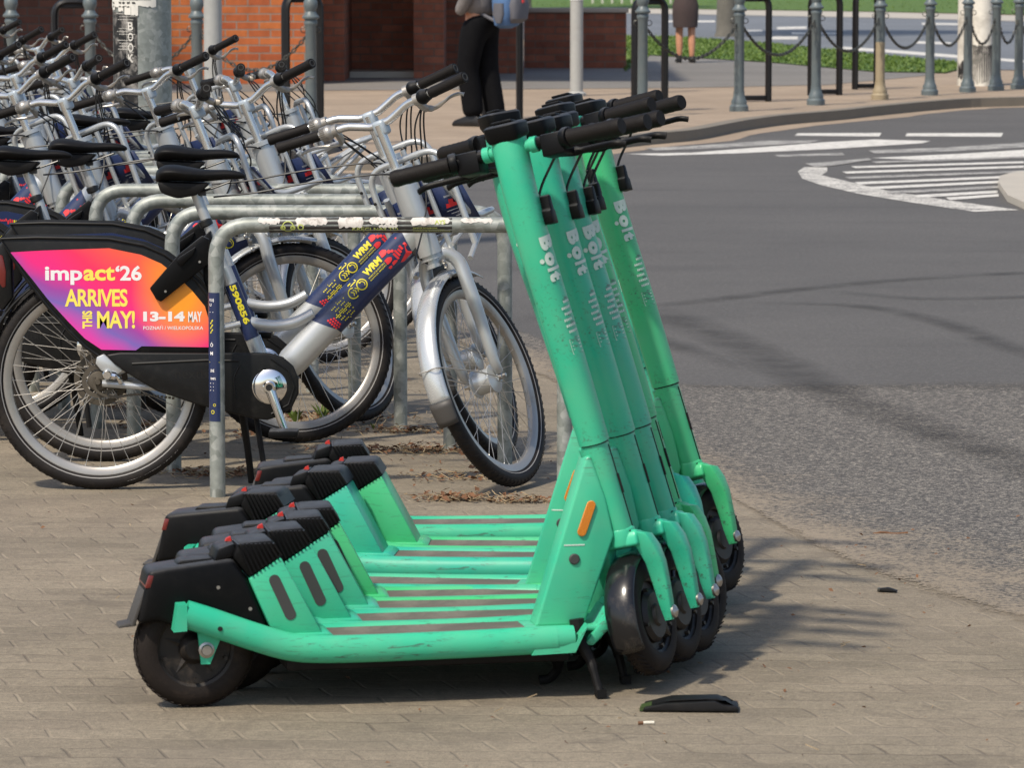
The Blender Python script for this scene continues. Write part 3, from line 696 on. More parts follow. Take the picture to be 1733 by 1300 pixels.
def make_stand():
    e = bpy.data.objects.new('bike_stand', None); COL.objects.link(e)
    mb = MB(); w = .165; pts = rounded([(-w, 0, .0), (-w, 0, 1.12), (w, 0, 1.12), (w, 0, .0)], .13, 8)
    mb.tube(pts, .034, 8, flat=2.0); mb.build('frame', 'frame_black', e)
    mb = MB(); mb.box((0, 0, .04), (.30, .08, .05)); mb.build('foot_bar', 'frame_black', e, bevel=.006)
    mb = MB(); mb.box((0, 0, 1.085), (.24, .10, .05)); mb.build('top_plate', 'frame_black', e, bevel=.01)
    return e
st = make_stand(); index_kids()
sl = ['black stand with rounded top at the left, in front of the dark wall', 'black arched stand before the orange brick wall', 'black stand whose leg stands right of the man', 'black stand beside the chained post left of the woman', 'black stand just right of the woman, behind the first post', 'black stand behind the second post right of the woman', 'farthest black stand, beside the tan-bottomed post']
for i, (px, Y, w) in enumerate([(126, 38.6, 1), (513, 37.9, 1), (850, 39.5, 1), (1099, 41.5, .95), (1274, 44.2, 1.0), (1395, 46.2, 1.0), (1464, 48.2, .82)]):
    o = st if i == 0 else copy_tree(st)
    o.location = (bx(px, Y), Y, SZ); o.rotation_euler = (0, 0, R([8, 25, 5, 15, 10, 12, 18][i])); o.scale = (w, 1, 1 + .06 * (i in (1,)))
    tag(o, sl[i], 'bike stand', 'black bike stands on the far pavement')
# postered lamp pole close behind the bikes
Yp = 22.0; px0 = bx(243, Yp)
pole = empty('lamp_pole', (px0, Yp, 0), 0, 'thick grey steel pole covered in torn black and white posters', 'pole')
mb = MB(); mb.lathe([(0.2, 0), (.2, .05), (.155, .08), (.152, 3.0), (.14, 4.5), (0, 4.5)], seg=40); mb.build('shaft', 'galvanised', pole)
def wrap(r, a0, z0, c=(0, 0)):
    return lambda u, v: (c[0] + r * math.sin(a0 + u / r), c[1] - r * math.cos(a0 + u / r), z0 + v)
def wrapgrid(mb, r, u0, u1, v0, v1, fn, n=14, jag=0.0, rd=random):
    vs = []
    for k in range(n + 1):
        u = u0 + (u1 - u0) * k / n; vs += [fn(u, v0 + rd.uniform(0, jag)), fn(u, v1 - rd.uniform(0, jag))]
    mb.add(vs, [(2 * k, 2 * k + 2, 2 * k + 3, 2 * k + 1) for k in range(n)])
zz = lambda py: P(243, py, Yp).z
f1 = wrap(.155, 0, 0)
mb = MB(); wrapgrid(mb, .155, -.20, -.012, zz(190), zz(18), f1, 24, .01); mb.build('black_poster', 'paper_black', pole, fixn=False)
mb = MB(); f2 = wrap(.1575, 0, 0); rd = random.Random(4)
wrapgrid(mb, .1575, -.22, .09, zz(12), zz(-60), f2, 26, .012, rd)
for k, (u, z) in enumerate([(-.20, 17), (-.13, 19), (-.085, 25), (-.045, 26)]):
    wrapgrid(mb, .1575, u, u + .038, zz(z), zz(8), wrap(.1585 + .0004 * k, 0, 0), 6, .008, rd)
mb.build('torn_paper', 'paper', pole, fixn=False)
mb = MB(); f3 = wrap(.1565, 0, 0)
for k, ch in enumerate('BOOK'): text(mb, ch, -.065, zz(50 + k * 18), -.035, zz(36 + k * 18), f3, .01)
wrapgrid(mb, .1565, -.072, -.070, zz(110), zz(22), f3, 4)
for k in range(16): wrapgrid(mb, .1565, rd.uniform(-.15, -.05), rd.uniform(-.05, -.02), zz(22 + k * 5), zz(21.4 + k * 5), f3, 6)
mb.build('poster_lettering', 'paper', pole, fixn=False)
mb = MB(); f4 = wrap(.1595, 0, 0)
for u in (-.19, -.125, -.1, -.07, -.04): wrapgrid(mb, .1595, u, u + .018, zz(6), zz(1), f4, 5, .006, rd); wrapgrid(mb, .1595, u, u + .016, zz(12), zz(9), f4, 5, .003, rd)
for k in range(3): wrapgrid(mb, .1595, -.12, .06, zz(-1 - k * 3), zz(-2 - k * 3), f4, 18, .001, rd)
mb.build('paper_print', 'paper_black', pole, fixn=False)
def simple_pole(name, px, Y, r, h, m, label, base=SZ, band=None):
    e = empty(name, (bx(px, Y), Y, base), 0, label, 'pole')
    mb = MB(); mb.lathe([(r * 1.5, 0), (r * 1.5, .03), (r, .05), (r, h), (0, h)], seg=24); mb.build('shaft', m, e)
    if band:
        mb = MB(); mb.lathe([(r + .003, band[0]), (r + .006, band[0]), (r + .006, band[1]), (r + .003, band[1])], seg=24); mb.build('reflective_band', 'ad_white', e)
    return e
simple_pole('sign_pole', 362, 33.0, .072, 3.2, 'pole_grey', 'pale grey pole in front of the orange brick wall, behind the handlebars')
simple_pole('sign_pole', 975.5, 46.0, .071, 3.0, 'pole_grey', 'slim pale pole in front of the low wall, above the scooter handlebars', band=(1.055, 1.10))
wp = empty('white_pole', (bx(1660, 49.5), 49.5, SZ), 0, 'thick white double pole with peeling dark posters at its foot, right background', 'pole')
mb = MB(); mb.lathe([(.13, 0), (.122, .02), (.118, 3.4), (0, 3.4)], seg=28); mb.build('shaft', 'pole_white', wp)
mb = MB(); mb.lathe([(.085, 0), (.075, 3.2), (0, 3.2)], c=(-.205, .05, 0), seg=22); mb.build('side_shaft', 'pole_white', wp)
mb = MB(); wrapgrid(mb, .121, -.16, .17, .02, .50, wrap(.1215, 0, 0), 22, .03, rd); wrapgrid(mb, .09, -.1, .1, .0, .35, wrap(.0885, 0, 0, (-.205, .05)), 14, .12, rd); mb.build('poster_remains', 'paper_black', wp, fixn=False)
# far little fence posts on the verge
for i in range(9):
    g = G(1003 + i * 16.5, 6, SZ); mb = MB(); mb.box((0, 0, .45), (.07, .07, .9)); mb.box((0, 0, .915), (.09, .09, .03))
    o = mb.build('marker_post', 'pole_white', bevel=.004); o.location = g
    tag(o, ['first', 'second', 'third', 'fourth', 'fifth', 'sixth', 'seventh', 'eighth', 'ninth'][i] + ' small white marker post from the left on the far verge', 'post', 'small white posts on the far verge')

# ------------------------------------------------------------------ kick scooters
S_TILT = R(16); S_AX = V((-math.sin(S_TILT), 0, math.cos(S_TILT))); S_P = V((.935, 0, .34))
def steer_m(p, ax, phi):
    return Matrix.Translation(p) @ Matrix.Rotation(phi, 4, ax) @ Matrix.Translation(-p)
STEER = {'stem', 'fork', 'front_wheel', 'front_fender', 'handlebar', 'display', 'handlebar_stem', 'front_rack', 'brake_cable'}
def base(n): return n.split('.')[0]
def set_steer(root, p, ax, phi):
    for ch in kids.get(root.name, []) if root.name in kids else [c for c in bpy.data.objects if c.parent == root]:
        if base(ch.name) in STEER: ch.matrix_local = steer_m(p, ax, phi)
def ssec(mb, path, dims, seg=24, pw=2.4):                # rounded rectangular column along a path in xz
    pts = [V((x, 0, z)) for x, z in path]; vs = []; n = len(pts)
    for i, p in enumerate(pts):
        T = (pts[min(i + 1, n - 1)] - pts[max(i - 1, 0)]).normalized(); X = V((T.z, 0, -T.x)); d, w = dims[i]
        for k in range(seg):
            a = 2 * math.pi * k / seg; c, s_ = math.cos(a), math.sin(a)
            ex = abs(c) ** (2 / pw) * (1 if c > 0 else -1); ey = abs(s_) ** (2 / pw) * (1 if s_ > 0 else -1)
            vs.append(p + X * ex * d / 2 + V((0, ey * w / 2, 0)))
    fs = [(i * seg + k, i * seg + (k + 1) % seg, (i + 1) * seg + (k + 1) % seg, (i + 1) * seg + k) for i in range(n - 1) for k in range(seg)]
    fs += [tuple(reversed(range(seg))), tuple((n - 1) * seg + k for k in range(seg))]
    mb.add(vs, fs)
def loft(mb, secs, seg=14, pw=2.8):                     # sections: x, y, z, depth, width
    vs = []
    for x, y, z, d, w in secs:
        for k in range(seg):
            a = 2 * math.pi * k / seg; c, s_ = math.cos(a), math.sin(a)
            vs.append(V((x + abs(c) ** (2 / pw) * (1 if c > 0 else -1) * d / 2, y + abs(s_) ** (2 / pw) * (1 if s_ > 0 else -1) * w / 2, z)))
    n = len(secs)
    mb.add(vs, [(i * seg + k, i * seg + (k + 1) % seg, (i + 1) * seg + (k + 1) % seg, (i + 1) * seg + k) for i in range(n - 1) for k in range(seg)] + [tuple(reversed(range(seg))), tuple((n - 1) * seg + k for k in range(seg))])
def capsule(ax, az, bx_, bz, r, n=8):
    d = V((bx_ - ax, bz - az)).normalized(); a0 = math.atan2(d.y, d.x); out = []
    for k in range(n + 1): a = a0 + math.pi / 2 + math.pi * k / n; out.append((ax + r * math.cos(a), az + r * math.sin(a)))
    for k in range(n + 1): a = a0 - math.pi / 2 + math.pi * k / n; out.append((bx_ + r * math.cos(a), bz + r * math.sin(a)))
    return out
def swheel(name, c, parent, motor=False):
    w = bpy.data.objects.new(name, None); COL.objects.link(w); w.parent = parent; w.location = c
    mb = MB(); prof = []
    for k in range(13):
        a = R(-115 + 230 * k / 12); prof.append((.100 + .034 * math.cos(a) * 1.0, .031 * math.sin(a)))
    mb.lathe(prof, axis=(0, 1, 0), seg=56)
    for k in range(48):                                   # tread blocks
        a = 2 * math.pi * k / 48
        for s_ in (-1, 1):
            mb.tube([(math.cos(a) * .1335, s_ * .004, math.sin(a) * .1335), (math.cos(a + .14) * .131, s_ * .020, math.sin(a + .14) * .131)], .0020, 4)
    t = mb.build('tyre', 'dusty_rubber', w)
    mb = MB(); mb.lathe([(.094, -.028), (.099, -.030), (.099, .030), (.094, .028), (.080, .020), (.078, 0), (.080, -.020)], axis=(0, 1, 0), seg=40, closed=True)
    mb.lathe([(0, -.010), (.085, -.012), (.085, .012), (0, .010)], axis=(0, 1, 0), seg=32)
    for k in range(5):
        a = 2 * math.pi * k / 5 + .3; mb.tube([(math.cos(a) * .02, 0, math.sin(a) * .02), (math.cos(a) * .083, 0, math.sin(a) * .083)], [.016, .011], 8)
    mb.lathe([(0, -.036), (.022, -.036), (.034, -.022), (.040, 0), (.034, .022), (.022, .036), (0, .036)], axis=(0, 1, 0), seg=24)
    if motor: mb.lathe([(.0, -.030), (.052, -.030), (.062, -.020), (.062, .020), (.052, .03), (0, .03)], axis=(0, 1, 0), seg=32)
    for k in range(5):
        a = 2 * math.pi * (k + .5) / 5 + .3; mb.tube([(math.cos(a) * .07, -.024, math.sin(a) * .07), (math.cos(a) * .07, -.034, math.sin(a) * .07)], .005, 6)
    mb.build('rim', 'hub_dark', w)
    return w
def make_scooter():
    r = bpy.data.objects.new('kick_scooter', None); COL.objects.link(r)
    # frame: two side rails, neck gusset, head tube
    mb = MB()
    for s_ in (-1, 1):
        y = s_ * .082
        pts = cr([(-.028, y, .222), (.03, y, .202), (.12, y, .168), (.20, y, .142), (.27, y, .133), (.40, y, .131), (.60, y, .133), (.76, y, .137)], 5)
        mb.tube(pts, .0315, 16, flat=.78, upv=(0, 1, 0))
        mb.prism([(-.055, .185), (-.046, .245), (-.025, .246), (-.026, .187)], y - .024, y + .024)
        mb.tube([(.745, y, .137), (.80, y, .140)], [.031, .027], 12, flat=.8, upv=(0, 1, 0))
        mb.prism([(.01, .105), (.0, .205), (.05, .205), (.055, .165), (.03, .105)], s_ * .058, s_ * .066)
        mb.prism([(.70, .105), (.71, .125), (.80, .13), (.83, .17), (.80, .108)], y - .02, y + .02)
    f = mb.build('frame', 'mint_paint', r, bevel=0)
    mb = MB()
    mb.prism([(.722, .158), (.835, .158), (.905, .36), (.885, .45), (.850, .545), (.838, .540)], -.034, .034)
    mb.build('neck_gusset', 'mint_paint', r, bevel=.012, bseg=3)
    mb = MB(); mb.prism([(.70, .150), (.70, .160), (.86, .160), (.885, .20), (.895, .195), (.87, .148)], -.055, .055)
    mb.prism([(.83, .12), (.87, .17), (.90, .21), (.915, .205), (.885, .15), (.85, .115)], -.065, .065)
    mb.build('neck_foot', 'mint_paint', r, bevel=.006)
    mb = MB(); a = S_P + S_AX * .01; b = S_P + S_AX * .23
    mb.tube([a, b], .031, 18); mb.build('head_tube', 'mint_paint', r)
    for s_ in (-1, 1):
        mb = MB(); mb.prism(capsule(.829, .372, .850, .432, .0105), s_ * .0345, s_ * .040); mb.build('side_reflector', 'orange_reflector', r, bevel=.0015, bseg=1)
        mb = MB(); mb.lathe([(0, .0345), (.0125, .0345), (.0125, .037), (.010, .039), (0, .039)], c=(.812, 0, .310), axis=(0, s_, 0), seg=20); mb.build('rubber_plug', 'pad_grey', r)
    mb = MB(); mb.box((.53, 0, .148), (.54, .128, .018)); mb.build('deck', 'deck_grip', r, bevel=.003)
    mb = MB(); mb.box((.50, 0, .108), (.60, .125, .055)); mb.build('under_tray', 'black_matt', r, bevel=.012)
    # rear housing: mint battery box, ribbed lock box, black tail cover
    mb = MB(); mb.prism([(.118, .292), (.190, .338), (.282, .166), (.172, .166)], -.064, .064)
    mb.prism([(.165, .158), (.165, .168), (.295, .168), (.31, .158)], -.070, .070)
    bb = mb.build('battery_box', 'mint_paint', r, bevel=.004)
    for s_ in (-1, 1):
        mb = MB(); mb.prism(capsule(.175, .288, .210, .210, .0125), s_ * .0643, s_ * .0655); mb.build('side_pad', 'pad_grey', bb)
    mb = MB(); mb.prism([(-.128, .196), (-.085, .205), (-.02, .178), (.05, .16), (.169, .160), (.113, .296), (.084, .338), (-.058, .322), (-.104, .316)], -.060, .060)
    tc_ = mb.build('tail_cover', 'black_plastic', r, bevel=.012, bseg=3)
    mb = MB(); mb.prism([(.04, .326), (.052, .360), (.088, .372), (.10, .345)], -.050, .050); mb.prism([(-.04, .322), (-.03, .334), (.04, .338), (.05, .325)], -.030, .030)
    mb.build('latch', 'black_plastic', tc_, bevel=.006)
    mb = MB(); mb.prism([(.082, .342), (.096, .374), (.172, .378), (.192, .340), (.119, .294)], -.062, .062)
    lb = mb.build('lock_box', 'black_plastic', r, bevel=.008)
    for i in range(11):
        t = i / 10; x = .100 + .078 * t; zt = .366 + .002 * t; zb = .312 + .034 * t
        mb = MB()
    mb = MB()
    for i in range(9):
        t = i / 8; x = .092 + .078 * t; zt = .371; xb = x + .030 - .012 * t; zb = .303 + .040 * t
        mb.prism([(x, zt), (x + .0048, zt), (xb + .0048, zb), (xb, zb)], -.0690, .0690)
    mb.build('ribs', 'black_plastic', lb)
    mb = MB(); mb.prism([(.074, .370), (.077, .376), (.086, .380), (.088, .370)], -.006, .006); mb.build('red_tab', 'red_tab', lb)
    mb = MB(); mb.prism([(-.112, .278), (-.104, .306), (-.092, .306), (-.100, .278)], -.0606, .0606); mb.build('tail_light', 'red_lens', tc_, bevel=.002)
    for sx_, sz_ in ((.050, .275), (.121, .225)):
        for s_ in (-1, 1):
            mb = MB(); mb.lathe([(0, .0600), (.0042, .0600), (.0042, .0612), (0, .0612)], c=(sx_, 0, sz_), axis=(0, s_, 0), seg=10); mb.build('screw', 'screw_steel', tc_)
    for s_ in (-1, 1):
        mb = MB(); mb.lathe([(0, 0), (.0055, 0), (.0055, .001), (0, .001)], c=(.047, s_ * .1065, .190), axis=(0, s_, 0), seg=12); mb.build('drain_hole', 'cable_black', f)
        mb = MB(); mb.box((.812, s_ * .0348, .342), (.048, .0006, .0030)); mb.build('worn_print', 'white_print', r)
    mb = MB(); mb.prism([(-.142, .192), (-.114, .272), (-.107, .272), (-.133, .192)], -.045, .045); mb.prism([(-.168, .186), (-.165, .193), (-.13, .199), (-.128, .19)], -.03, .03)
    mb.build('mud_flap', 'grey_flap', tc_, bevel=.002)
    w = swheel('rear_wheel', (0.003, 0, .134), r)
    mb = MB(); mb.lathe([(0, -.075), (.011, -.075), (.013, -.070), (.018, -.068), (.018, -.064), (0, -.064)], c=(.022, 0, .137), axis=(0, 1, 0), seg=14)
    mb.build('axle_nut', 'screw_steel', r)
    mb = MB()
    mb.tube([(.80, -.05, .125), (.80, .05, .125)], .014, 10)
    mb.build('stand_pivot', 'black_matt', r)
    mb = MB(); mb.tube(cr([(.815, -.045, .175), (.822, -.05, .13), (.842, -.066, .085), (.848, -.078, .06), (.858, -.092, .012)], 4), [.017] * 4 + [.014] * 4 + [.012] * 4 + [.010] * 4 + [.013], 10)
    mb.box((.860, -.094, .012), (.022, .026, .018)); mb.build('stand_leg', 'black_matt', r)
    mb = MB(); mb.tube(cr([(.795, .045, .12), (.792, .06, .085), (.800, .078, .045), (.785, .092, .018), (.760, .096, .013)], 4), [.014] * 8 + [.011] * 9, 10); mb.build('stand_leg', 'black_matt', r)
    # steered assembly
    path = [(.927, .366), (.907, .44), (.890, .505), (.874, .568)]
    mb = MB(); ssec(mb, path, [(.064, .060)] * 4)
    mb.cur = 1; ssec(mb, [(.8745, .566), (.8735, .5705)], [(.0655, .0615)] * 2); mb.cur = 0
    up = cr([(.8735, 0, .570), (.842, 0, .69), (.797, 0, .85), (.754, 0, 1.0), (.728, 0, 1.12), (.718, 0, 1.20), (.716, 0, 1.258)], 4)
    ssec(mb, [(p.x, p.z) for p in up], [(.072 + .010 * k / (len(up) - 1), .067 + .010 * k / (len(up) - 1)) for k in range(len(up))])
    mb.cur = 1
    def on_side(y0, x_off):                               # u along the column, v across it
        return None
    T = (V((.874, 0, .568)) - V((.927, 0, .366))).normalized(); X = V((T.z, 0, -T.x))
    o0 = V((.927, 0, .366))
    for y in (-.0303, .0303):
        for k, (u0, v0, u1, v1, w_) in enumerate([(.0, .004, .20, .004, .0016), (.0, .004, .0, -.02, .0016), (.085, .004, .13, .004, .0042)]):
            a = o0 + T * u0 + X * v0; b = o0 + T * u1 + X * v1; mb.tube([a + V((0, y, 0)), b + V((0, y, 0))], w_, 5)
    ssec(mb, [(.9285, .362), (.927, .3665)], [(.0655, .0615)] * 2)
    stem = mb.build('stem', ['mint_paint', 'black_matt'], r)
    # lettering down both flanks of the column
    def flank(s_):
        def fn(u, v):                                     # u = distance down from the top, v = across (towards the front)
            z = 1.258 - u * .966; x = None
            for p, q in zip(up, up[1:]):
                if p.z <= z <= q.z: x = p.x + (q.x - p.x) * (z - p.z) / (q.z - p.z)
            if x is None: x = up[0].x + (up[0].z - z) * .27
            half = (.067 + .010 * (z - .57) / .69) / 2
            hd = (.072 + .010 * (z - .57) / .69) / 2; a = R(-112) + v / .036; c, s2 = math.cos(a), math.sin(a)
            ox = abs(c) ** .833 * (1 if c > 0 else -1) * (hd + .0012); oy = abs(s2) ** .833 * (half + .0012)
            return V((x + ox * .966, s_ * oy, z + ox * .26))
        return fn
    for s_ in (-1,):
        f = flank(s_); mb = MB()
        g = (lambda u, v: f(u, -v)) if s_ > 0 else (lambda u, v: f(u, v))
        sx = 1 if s_ < 0 else -1
        def lay(s, u0, u1, v0, v1, bold=.02):             # reading downwards, letter tops towards the front
            text(mb, s, u0, v0, u1, v1, f, bold)
        lay('B', .232, .264, -.017, .021, .07); lay('o', .269, .300, -.017, .012, .07); [bar2(mb, .3075, -.017 + .0038 * j_, .3075, -.0130 + .0038 * j_, .0072, f) for j_ in range(10)]; lay('t', .314, .335, -.017, .018, .07)
        ring2(mb, .285, -.024, 0, .0055, f, n=12)
        for k, (a, b) in enumerate([(-.002, .018), (-.012, .016), (-.008, .018), (-.014, .012), (-.013, .018), (-.010, .018)]):
            u = .385 + .0135 * k
            for j in range(5): v0 = a + (b - a) * j / 5; bar2(mb, u, v0, u, v0 + (b - a) / 5 * .78, .0055, f)
        for k in range(3): bar2(mb, .477 + .008 * k, -.012, .477 + .008 * k, .016, .002, f)
        bar2(mb, .470, -.016, .470, .018, .0012, f); bar2(mb, .503, -.016, .503, .018, .0012, f); bar2(mb, .470, -.016, .503, -.016, .0012, f)
        mb.build('lettering', 'white_print', stem, fixn=False, smooth=False)
    hk = V((.7485, 0, 1.085))
    mb = MB(); mb.prism([(.742, 1.055), (.738, 1.085), (.744, 1.088), (.741, 1.118), (.750, 1.122), (.757, 1.118), (.762, 1.090), (.768, 1.086), (.774, 1.057)], -.058, -.0335)
    mb.build('bag_hook', 'black_plastic', stem, bevel=.003)
    # fork
    mb = MB(); mb.prism([(.902, .326), (.904, .352), (.912, .364), (.948, .362), (.958, .348), (.960, .326)], -.046, .046)
    mb.tube([(.932, 0, .33), (.925, 0, .374)], .034, 18)
    fk = mb.build('fork', 'mint_paint', r, bevel=.010, bseg=3)
    for s_ in (-1, 1):
        mb = MB(); mb.prism([(.898, .345), (.925, .358), (.962, .346), (.988, .275), (1.005, .178), (1.002, .156), (.986, .147), (.972, .156), (.955, .21), (.925, .285), (.898, .315)], s_ * .046, s_ * .061)
        mb = MB(); loft(mb, [(.930, s_ * .022, .358, .046, .046), (.934, s_ * .042, .350, .046, .050), (.942, s_ * .055, .322, .050, .046), (.956, s_ * .061, .285, .034, .044), (.969, s_ * .061, .235, .030, .037), (.980, s_ * .060, .190, .031, .029), (.986, s_ * .059, .165, .024, .024), (.987, s_ * .058, .150, .016, .018)], 16, 5.5)
        lg = mb.build('fork_leg', 'mint_paint', fk)
        mb = MB(); mb.lathe([(0, .0605), (.015, .0605), (.015, .066), (.010, .069), (0, .074)], c=(.986, s_ * .010, .168), axis=(0, s_, 0), seg=12); mb.build('axle_nut', 'screw_steel', fk)
    swheel('front_wheel_body', (.986, 0, .167), r, True)
    fw = [o for o in bpy.data.objects if o.parent == r and base(o.name) == 'front_wheel_body'][0]; fw.name = 'front_wheel'; fw.location = (0, 0, 0)
    for ch in [o for o in bpy.data.objects if o.parent == fw]: ch.location = (.986, 0, .167)
    mb = MB(); vs = []; c0 = V((.986, 0, .167)); n = 22
    for k in range(n + 1):
        a = R(62 + 150 * k / n)
        for j in range(9):
            b = R(-80 + 160 * j / 8); rr = .137 + .016 * math.cos(b); vs.append(c0 + V((math.cos(a) * rr, .038 * math.sin(b), math.sin(a) * rr)))
    mb.add(vs, [(k * 9 + j, k * 9 + j + 1, (k + 1) * 9 + j + 1, (k + 1) * 9 + j) for k in range(n) for j in range(8)])
    o = mb.build('front_fender', 'gloss_black', r); md = o.modifiers.new('s', 'SOLIDIFY'); md.thickness = .003
    # handlebar
    hb = S_P + S_AX * .925; hx, hz = .719, 1.232
    mb = MB(); mb.tube([(hx, -.066, hz), (hx, .066, hz)], .0135, 14); mb.lathe([(.0135, -.008), (.018, -.008), (.018, .008), (.0135, .008)], c=(hx, -.058, hz), axis=(0, 1, 0), seg=14); mb.lathe([(.0135, -.008), (.018, -.008), (.018, .008), (.0135, .008)], c=(hx, .058, hz), axis=(0, 1, 0), seg=14)
    bar = mb.build('handlebar', 'mint_paint', r)
    for s_ in (-1, 1):
        mb = MB()
        pth = [(hx, s_ * .066, hz), (hx, s_ * .12, hz - .002), (hx - .012, s_ * .165, hz - .004)]
        mb.tube(cr(pth, 3), .0155, 12)
        mb.box((hx + .012, s_ * .105, hz - .010), (.055, .055, .050)); mb.tube([(hx - .004, s_ * .132, hz - .003), (hx - .010, s_ * .150, hz - .004)], .024, 14)
        mb.build('control_block', 'black_plastic', bar, bevel=.004)
        mb = MB(); g0 = V((hx - .010, s_ * .150, hz - .004)); g1 = V((hx - .034, s_ * .285, hz - .010)); pp = [g0.lerp(g1, k / 14) for k in range(15)]
        mb.tube(pp, [.0195] + [.0185 + .0008 * (k % 2) for k in range(12)] + [.0198, .0175], 16); mb.build('grip', 'grip_rubber', bar)
        mb = MB(); mb.tube(cr([(hx + .03, s_ * .10, hz - .025), (hx + .05, s_ * .135, hz - .028), (hx + .044, s_ * .19, hz - .030), (hx + .030, s_ * .235, hz - .034), (hx + .036, s_ * .258, hz - .040)], 5), [.011] * 6 + [.0075] * 15, 10, flat=.6); mb.build('brake_lever', 'black_plastic', bar)
    mb = MB()
    for s_ in (-1, 1): mb.tube(cr([(hx + .03, s_ * .10, hz - .02), (hx + .085, s_ * .06, hz - .03), (hx + .075, s_ * .02, hz - .09), (hx + .055, s_ * .01, hz - .15)], 6), .0035, 6)
    mb.build('cable', 'cable_black', bar)
    mb = MB(); ssec(mb, [(.716, 1.254), (.714, 1.262), (.710, 1.286), (.709, 1.291)], [(.082, .076), (.088, .084), (.090, .086), (.076, .072)], 24, 4.5)
    mb.box((.704, 0, 1.292), (.03, .05, .006)); d_ = mb.build('display', 'black_plastic', r, bevel=.007, bseg=3)
    return r
sc0 = make_scooter(); index_kids()
steered = set()
def mark_(o):
    steered.add(o.name)
    for c in kids.get(o.name, []): mark_(c)
for c in kids[sc0.name]:
    if base(c.name) in STEER or base(c.name) in ('head_tube',): mark_(c)
def stretch(o):
    for c in kids.get(o.name, []):
        if base(c.name) in ('tyre', 'rim'):
            if c.location.x > .5: c.location.x += .05
        elif c.type == 'MESH':
            sh = c.name in steered
            for v in c.data.vertices:
                t = min(1, max(0, (v.co.x - .32) / .36)); v.co.x += .05 * t
                if sh and v.co.z > .36: v.co.x -= .054 * (v.co.z - .36) / .9
        stretch(c)
stretch(sc0); S_P.x += .05
def ref_place(o, X, Y, yaw, roll=0):                     # X, Y of the rear wheel contact
    o.location = (X, Y, 0); o.rotation_euler = (roll, 0, yaw)
SCO = [  # X, Y, yaw deg, steer deg, tint, label
 (-.710, 9.13, 12, 56, (0.026, 0.449, 0.262), 'nearest mint green kick scooter, whole side and kickstand in view'),
 (-.652, 9.34, 10, 58, (0.018, 0.418, 0.262), 'second mint scooter from the front, scratched grey pad on its battery box'),
 (-.618, 9.55, 6, 60, (0.037, 0.418, 0.278), 'third mint scooter from the front, dusty black latch on its tail'),
 (-.600, 9.71, 6, 54, (0.043, 0.480, 0.160), 'bright green scooter fourth from the front, its stem mostly hidden'),
 (-.730, 10.02, -8, 34, (0.018, 0.410, 0.253), 'mint scooter whose black tail sticks out farthest left'),
 (-.600, 10.44, -5, 66, (0.014, 0.402, 0.295), 'teal green scooter with a plain battery box in mid row'),
 (-.520, 10.62, -3, 64, (0.043, 0.464, 0.177), 'bright green scooter just behind the teal one in mid row'),
 (-.572, 10.98, 3, 62, (0.025, 0.434, 0.253), 'farthest mint scooter, its tail cover topmost of the row')]
for i, (X, Y, yaw, st_, tint, lb) in enumerate(SCO):
    o = sc0 if i == 0 else copy_tree(sc0)
    tag(o, lb, 'scooter', 'mint green scooters parked in a row'); ref_place(o, X, Y, R(yaw))
    for ch in [c for c in bpy.data.objects if c.parent == o]:
        if base(ch.name) in STEER: ch.matrix_local = steer_m(S_P, S_AX, R(st_))
    stack = [o]
    while stack:
        q = stack.pop(); q.color = (*tint, 1)
        stack += [c for c in bpy.data.objects if c.parent == q]
# the teal scooter and the two behind it carry no grey pads
for o in [o for o in bpy.data.objects if base(o.name) == 'side_pad']:
    rt = o.parent.parent
    if rt.get('label', '').startswith(('teal green', 'bright green scooter just', 'farthest mint')): bpy.data.objects.remove(o)

# ------------------------------------------------------------------ bike racks
RX0, RY0, RSP, RDX, RW, RH = -.908, 12.72, .62, -.185, 1.07, .865
def make_rack():
    e = bpy.data.objects.new('bike_rack', None); COL.objects.link(e)
    pts = rounded([(0, 0, -.02), (0, 0, RH - .024), (RW, 0, RH - .024), (RW, 0, -.02)], .11, 9)
    fine = []
    for a, b in zip(pts, pts[1:]):
        n = max(1, int((b - a).length / .08)); fine += [a.lerp(b, k / n) for k in range(n)]
    fine.append(pts[-1])
    mb = MB(); mb.tube(fine, .0242, 18); mb.build('hoop', 'galvanised', e)
    return e
rk = make_rack(); index_kids()
rl = ['nearest', 'second', 'third', 'fourth', 'fifth', 'sixth', 'seventh', 'eighth', 'ninth']
RK = []
for i in range(9):
    o = rk if i == 0 else copy_tree(rk)
    o.location = (RX0 + RDX * i, RY0 + RSP * i, 0); o.rotation_euler = (0, 0, R(-.8))
    tag(o, ('nearest galvanised bike rack, its rail covered with torn black stickers' if i == 0 else rl[i] + ' galvanised hoop rack counted from the front of the bike row'), 'bike rack', 'galvanised bike racks'); RK.append(o)
# stickers on the nearest rack
r0 = RK[0]
def railf(r): return lambda u, v: V((u, -r * math.cos(v / r), RH - .024 + r * math.sin(v / r)))
def rail_patch(mb, r, u0, u1, v0, v1, n, jag, rd, jagu=0.0):
    f = railf(r); vs = []
    for k in range(n + 1):
        u = u0 + (u1 - u0) * k / n; a = v0 + rd.uniform(0, jag); b = v1 - rd.uniform(0, jag)
        if k in (0, n): a = b = (a + b) / 2 if jagu else a; b = b if jagu else v1
        for j in range(6): vs.append(f(u, a + (b - a) * j / 5))
    mb.add(vs, [(k * 6 + j, (k + 1) * 6 + j, (k + 1) * 6 + j + 1, k * 6 + j + 1) for k in range(n) for j in range(5)])
rd = random.Random(2)
mb = MB(); rail_patch(mb, .0250, .165, .725, -.040, .040, 40, .0015, rd); mb.build('dark_sticker', 'sticker_dark', r0, fixn=False)
mb = MB()
